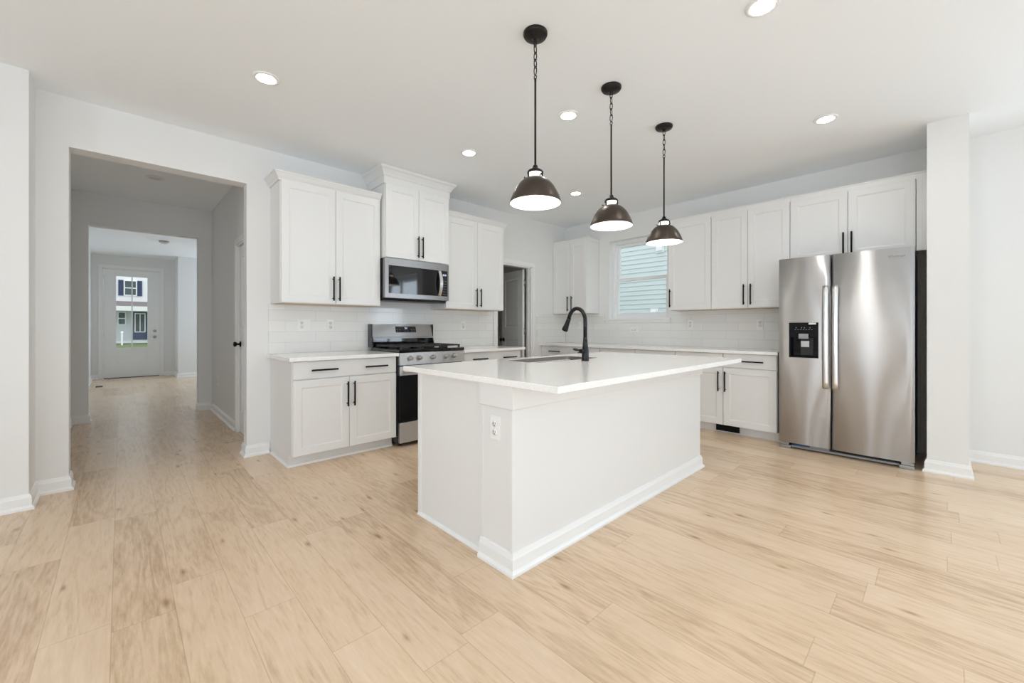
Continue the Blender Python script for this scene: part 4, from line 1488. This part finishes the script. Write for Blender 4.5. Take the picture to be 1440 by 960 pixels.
bm = B(); lathe(bm, [(0.036, z_rim + 0.174), (0.037, z_rim + 0.150), (0.038, z_rim + 0.134), (0.034, z_rim + 0.134), (0.033, z_rim + 0.174)], 36, hollow=True); obj('neck_glass', bm, M_OPAL, pl)
out = [(0.139, 0.0), (0.1405, 0.004), (0.137, 0.018), (0.129, 0.038), (0.118, 0.062), (0.104, 0.088), (0.086, 0.110), (0.068, 0.126), (0.050, 0.135), (0.040, 0.139)]
bm = B()
lathe_out = [(r_, z_rim + h_) for r_, h_ in out]
rings_in = [(r_ - 0.003, z_rim + h_ - 0.0025) for r_, h_ in reversed(out)]
rings_in[-1] = (0.1375, z_rim + 0.0005)


def open_lathe(bm, prof, n=56, mi=0):
    rs = [[bm.verts.new((r_ * math.cos(2 * PI * k / n), r_ * math.sin(2 * PI * k / n), h_)) for k in range(n)] for r_, h_ in prof]
    for a, b in zip(rs, rs[1:]):
        for k in range(n):
            f = bm.faces.new((a[k], a[(k + 1) % n], b[(k + 1) % n], b[k])); f.smooth = True; f.material_index = mi


open_lathe(bm, lathe_out)
sh = obj('shade', bm, M_BRONZE, pl)
bm = B(); open_lathe(bm, rings_in); obj('shade_lining', bm, M_SHADEIN, sh)
for k in range(3):
    a_ = 2 * PI * k / 3 + 0.25
    c_, s_ = math.cos(a_), math.sin(a_)
    bm = B(); tube(bm, [(0.046 * c_, 0.046 * s_, z_rim + 0.138), (0.058 * c_, 0.058 * s_, z_rim + 0.142), (0.061 * c_, 0.061 * s_, z_rim + 0.143)], [0.003, 0.003, 0.006], 10); obj('thumb_screw', bm, M_BRONZED, sh)
bm = B(); lathe(bm, [(0, z_rim + 0.045), (0.014, z_rim + 0.047), (0.026, z_rim + 0.057), (0.030, z_rim + 0.072), (0.026, z_rim + 0.088), (0.016, z_rim + 0.103), (0.014, z_rim + 0.125), (0, z_rim + 0.125)], 24); obj('bulb', bm, M_BULB, pl)
copy_thing(pl, (2.377, 1.530, ZC), label='bronze dome pendant in the middle of the row of three')
copy_thing(pl, (3.144, 1.536, ZC), label='bronze dome pendant nearest the window, smallest of three')


# ------------------------------------------------------------------ ceiling lights
def can(label, loc, on=True):
    t = thing('recessed_light', label, 'light', loc, group='recessed ceiling lights' if on else None)
    bm = B(); lathe(bm, [(0.053, -0.0005), (0.077, -0.0005), (0.077, -0.004), (0.070, -0.008), (0.055, -0.009), (0.053, -0.006)], 40, hollow=True); obj('trim_ring', bm, M_PLATE, t)
    bm = B(); lathe(bm, [(0, -0.0055), (0.0535, -0.0055), (0.0535, -0.0015), (0, -0.0015)], 40); obj('lens', bm, M_CAN if on else M_LENSOFF, t)
    return t


can('lit recessed light above wall end by the hall opening', (0.680, 3.008, ZC))
for p, lb in (((2.320, 0.620, ZC), 'lit recessed light nearest the top edge of the photo'),
              ((2.455, 1.955, ZC), 'lit recessed light between the first two pendant lamps'),
              ((3.934, 0.620, ZC), 'lit recessed light above the refrigerator side'),
              ((2.320, 3.006, ZC), 'lit recessed light in front of the microwave cabinet'),
              ((3.945, 3.030, ZC), 'lit recessed light by the pantry corner, farthest away'),
              ((0.680, 0.620, ZC), 'recessed light above the frame, added to brighten the foreground'),  # added out of view on the lamp grid, lifts the left foreground
              ((-1.05, 0.620, ZC), 'unseen recessed light left of the camera, added as foreground fill')):  # extra unseen lamp, added to lighten floor and wall at left
    copy_thing(bpy.data.objects['recessed_light'], p, label=lb)
can('unlit round light on the dim hall ceiling', (0.269, 5.84, ZC), on=False)
t = thing('flush_light', 'small unlit flush light on the foyer ceiling', 'light', (0.59, 10.0, ZC))
bm = B(); lathe(bm, [(0, -0.0005), (0.075, -0.0005), (0.078, -0.02), (0.070, -0.030), (0, -0.030)], 32); obj('base_ring', bm, M_NICKEL, t)
bm = B(); lathe(bm, [(0.064, -0.0305), (0.058, -0.045), (0.035, -0.055), (0, -0.058)], 32); obj('lens', bm, M_LENSOFF, t)

# ------------------------------------------------------------------ small items in hall, foyer, pantry
t = thing('floor_register', 'dark floor vent beside the foyer left wall', 'vent', (-0.36, 10.95, 0))
bm = B(); box(bm, (0, 0, 0.0003), (0.13, 0.30, 0.006), 0.002); obj('frame', bm, M_WIRE, t)
bm = B()
for i in range(12):
    box(bm, (0.015, 0.02 + i * 0.022, 0.0062), (0.115, 0.033 + i * 0.022, 0.008))
obj('louvers', bm, M_SLOT, t)
for z, lb in ((1.02, 'white wire pantry shelf at counter height'), (1.43, 'white wire pantry shelf above the lower one'), (0.55, 'white wire pantry shelf near the floor'), (1.85, 'topmost white wire pantry shelf')):
    t = thing('wire_shelf', lb, 'shelf', (2.72, 5.79, z), group='pantry wire shelves')
    bm = B()
    L_ = XB - 0.02 - 2.72
    for yy, zz in ((-0.01, 0), (-0.15, 0), (-0.30, 0), (-0.30, -0.03)):
        tube(bm, [(0, yy, zz), (L_, yy, zz)], 0.004, 8)
    obj('rails', bm, M_WIRE, t)
    bm = B()
    n_ = 96
    for i in range(n_):
        xx = 0.01 + i * (L_ - 0.02) / (n_ - 1)
        tube(bm, [(xx, -0.008, 0.003), (xx, -0.30, 0.003), (xx, -0.302, -0.028)], 0.0016, 5)
    obj('wires', bm, M_WIRE, t)

# ------------------------------------------------------------------ outdoors
# neighbour wall beyond the kitchen window
nb = thing('neighbor_house', 'neighbouring house wall in pale teal lap siding beyond the kitchen window', 'house', (9.0, 0, 0))
bm = B()
ex = 0.108
for i in range(56):
    z0_ = -0.9 + i * ex
    vs = [bm.verts.new(p) for p in ((-0.016, -3, z0_), (-0.016, 13, z0_), (0, 13, z0_ + ex), (0, -3, z0_ + ex))]
    bm.faces.new(vs)
    vs2 = [bm.verts.new(p) for p in ((-0.016, -3, z0_), (-0.016, 13, z0_), (0, 13, z0_), (0, -3, z0_))]
    bm.faces.new(vs2)
box(bm, (0.0, -3, -0.9), (0.3, 13, 5.2))
obj('siding', bm, M_SIDING, nb)
for (cy, cz, lb) in ((4.62, 1.48, 'white vent hood low on the teal siding'), (4.48, 2.95, 'white vent hood high on the teal siding')):
    t = thing('vent_hood', lb, 'vent', (8.983, cy, cz), -PI / 2)
    bm = B(); box(bm, (-0.10, -0.012, -0.10), (0.10, 0, 0.10), 0.004); obj('back_plate', bm, M_VINYL, t)
    bm = B(); prism(bm, [(-0.012, 0.07), (-0.07, 0.02), (-0.07, -0.06), (-0.012, -0.06)], -0.07, 0.07, 'x'); obj('hood', bm, M_VINYL, t)

# house across the street, seen through the front door glass
HYY = 27.0
oh = thing('street_house', 'white house with navy shutters across the street', 'house', (0, HYY, 0))
bm = B(); box(bm, (-6, 0.0, 2.35), (7, 5, 5.6)); obj('upper_wall', bm, M_WHITESID, oh)
bm = B(); box(bm, (-6, 0.0, 0.36), (7, 5, 2.0)); obj('lower_wall', bm, M_GREYSID, oh)
bm = B(); prism(bm, [(0.3, 2.46), (-1.3, 2.10), (-1.3, 2.02), (0.3, 2.02)], -6, 7, 'x'); obj('porch_roof', bm, M_SHINGLE, oh)
bm = B(); box(bm, (-6, -1.36, 1.90), (7, -1.29, 2.11)); box(bm, (-6, -1.29, 1.90), (7, 0.0, 1.93)); obj('fascia', bm, M_WHITESID, oh)
bm = B(); box(bm, (-6, -0.03, 0.30), (7, 0.0, 0.50)); obj('base_trim', bm, M_WHITESID, oh)
for xa, xb in ((-0.075, 0.095), (0.598, 0.765)):
    bm = B(); box(bm, (xa, -0.05, 2.66), (xb, 0, 3.40), 0.004)
    for i in range(14):
        box(bm, (xa + 0.02, -0.06, 2.70 + i * 0.048), (xb - 0.02, -0.05, 2.725 + i * 0.048))
    obj('shutter', bm, M_NAVY, oh)


def far_window(x0, x1, z0, z1, cols=2):
    bm = B()
    box(bm, (x0, -0.06, z0), (x0 + 0.035, 0, z1)); box(bm, (x1 - 0.035, -0.06, z0), (x1, 0, z1))
    box(bm, (x0 + 0.035, -0.06, z0), (x1 - 0.035, 0, z0 + 0.04)); box(bm, (x0 + 0.035, -0.06, z1 - 0.04), (x1 - 0.035, 0, z1)); box(bm, (x0 + 0.035, -0.06, (z0 + z1) / 2 - 0.02), (x1 - 0.035, 0, (z0 + z1) / 2 + 0.02))
    f_ = obj('window', bm, M_VINYL, oh)
    bm = B(); box(bm, (x0 + 0.03, -0.025, z0 + 0.03), (x1 - 0.03, -0.005, z1 - 0.03)); obj('pane', bm, M_DKGLASS, f_)


far_window(0.12, 0.575, 2.66, 3.40)
far_window(-0.10, 0.19, 1.25, 1.88)
bm = B(); box(bm, (0.44, -0.05, 0.55), (0.95, 0, 1.88)); dd = obj('front_door', bm, M_NAVY, oh)
bm = B(); box(bm, (0.52, -0.065, 0.93), (0.86, -0.05, 1.80)); obj('door_glass', bm, M_DKGLASS, dd)
bm = B()
for a, b in (((0.49, 0.90), (0.53, 1.83)), ((0.85, 0.90), (0.89, 1.83)), ((0.53, 0.90), (0.85, 0.94)), ((0.53, 1.79), (0.85, 1.83)), ((0.675, 0.94), (0.705, 1.79))):
    box(bm, (a[0], -0.08, a[1]), (b[0], -0.05, b[1]))
obj('door_glass_frame', bm, M_VINYL, dd)
bm = B(); prism(bm, [(13.2, -0.60), (13.2, -0.35), (24.0, 0.28), (27.4, 0.40), (27.4, -0.60)], -7, 8, 'x'); tag(obj('lawn', bm, M_GRASS), 'green front lawn outside the front door', 'lawn', kind='structure')
t = thing('marker_post', 'white post standing on the front lawn', 'post', (0.048, 25.6, 0.28))
bm = B(); box(bm, (-0.035, -0.035, 0), (0.035, 0.035, 0.62), 0.004); obj('shaft', bm, M_VINYL, t)
bm = B(); prism(bm, [(-0.045, 0.62), (0.045, 0.62), (0.0, 0.68)], -0.045, 0.045, 'x'); obj('cap', bm, M_VINYL, t)
bm = B(); box(bm, (5.45, -5, -0.95), (9.3, 14, -0.9)); tag(obj('side_yard', bm, M_GRASS), 'grass strip between the two houses', 'lawn', kind='structure')
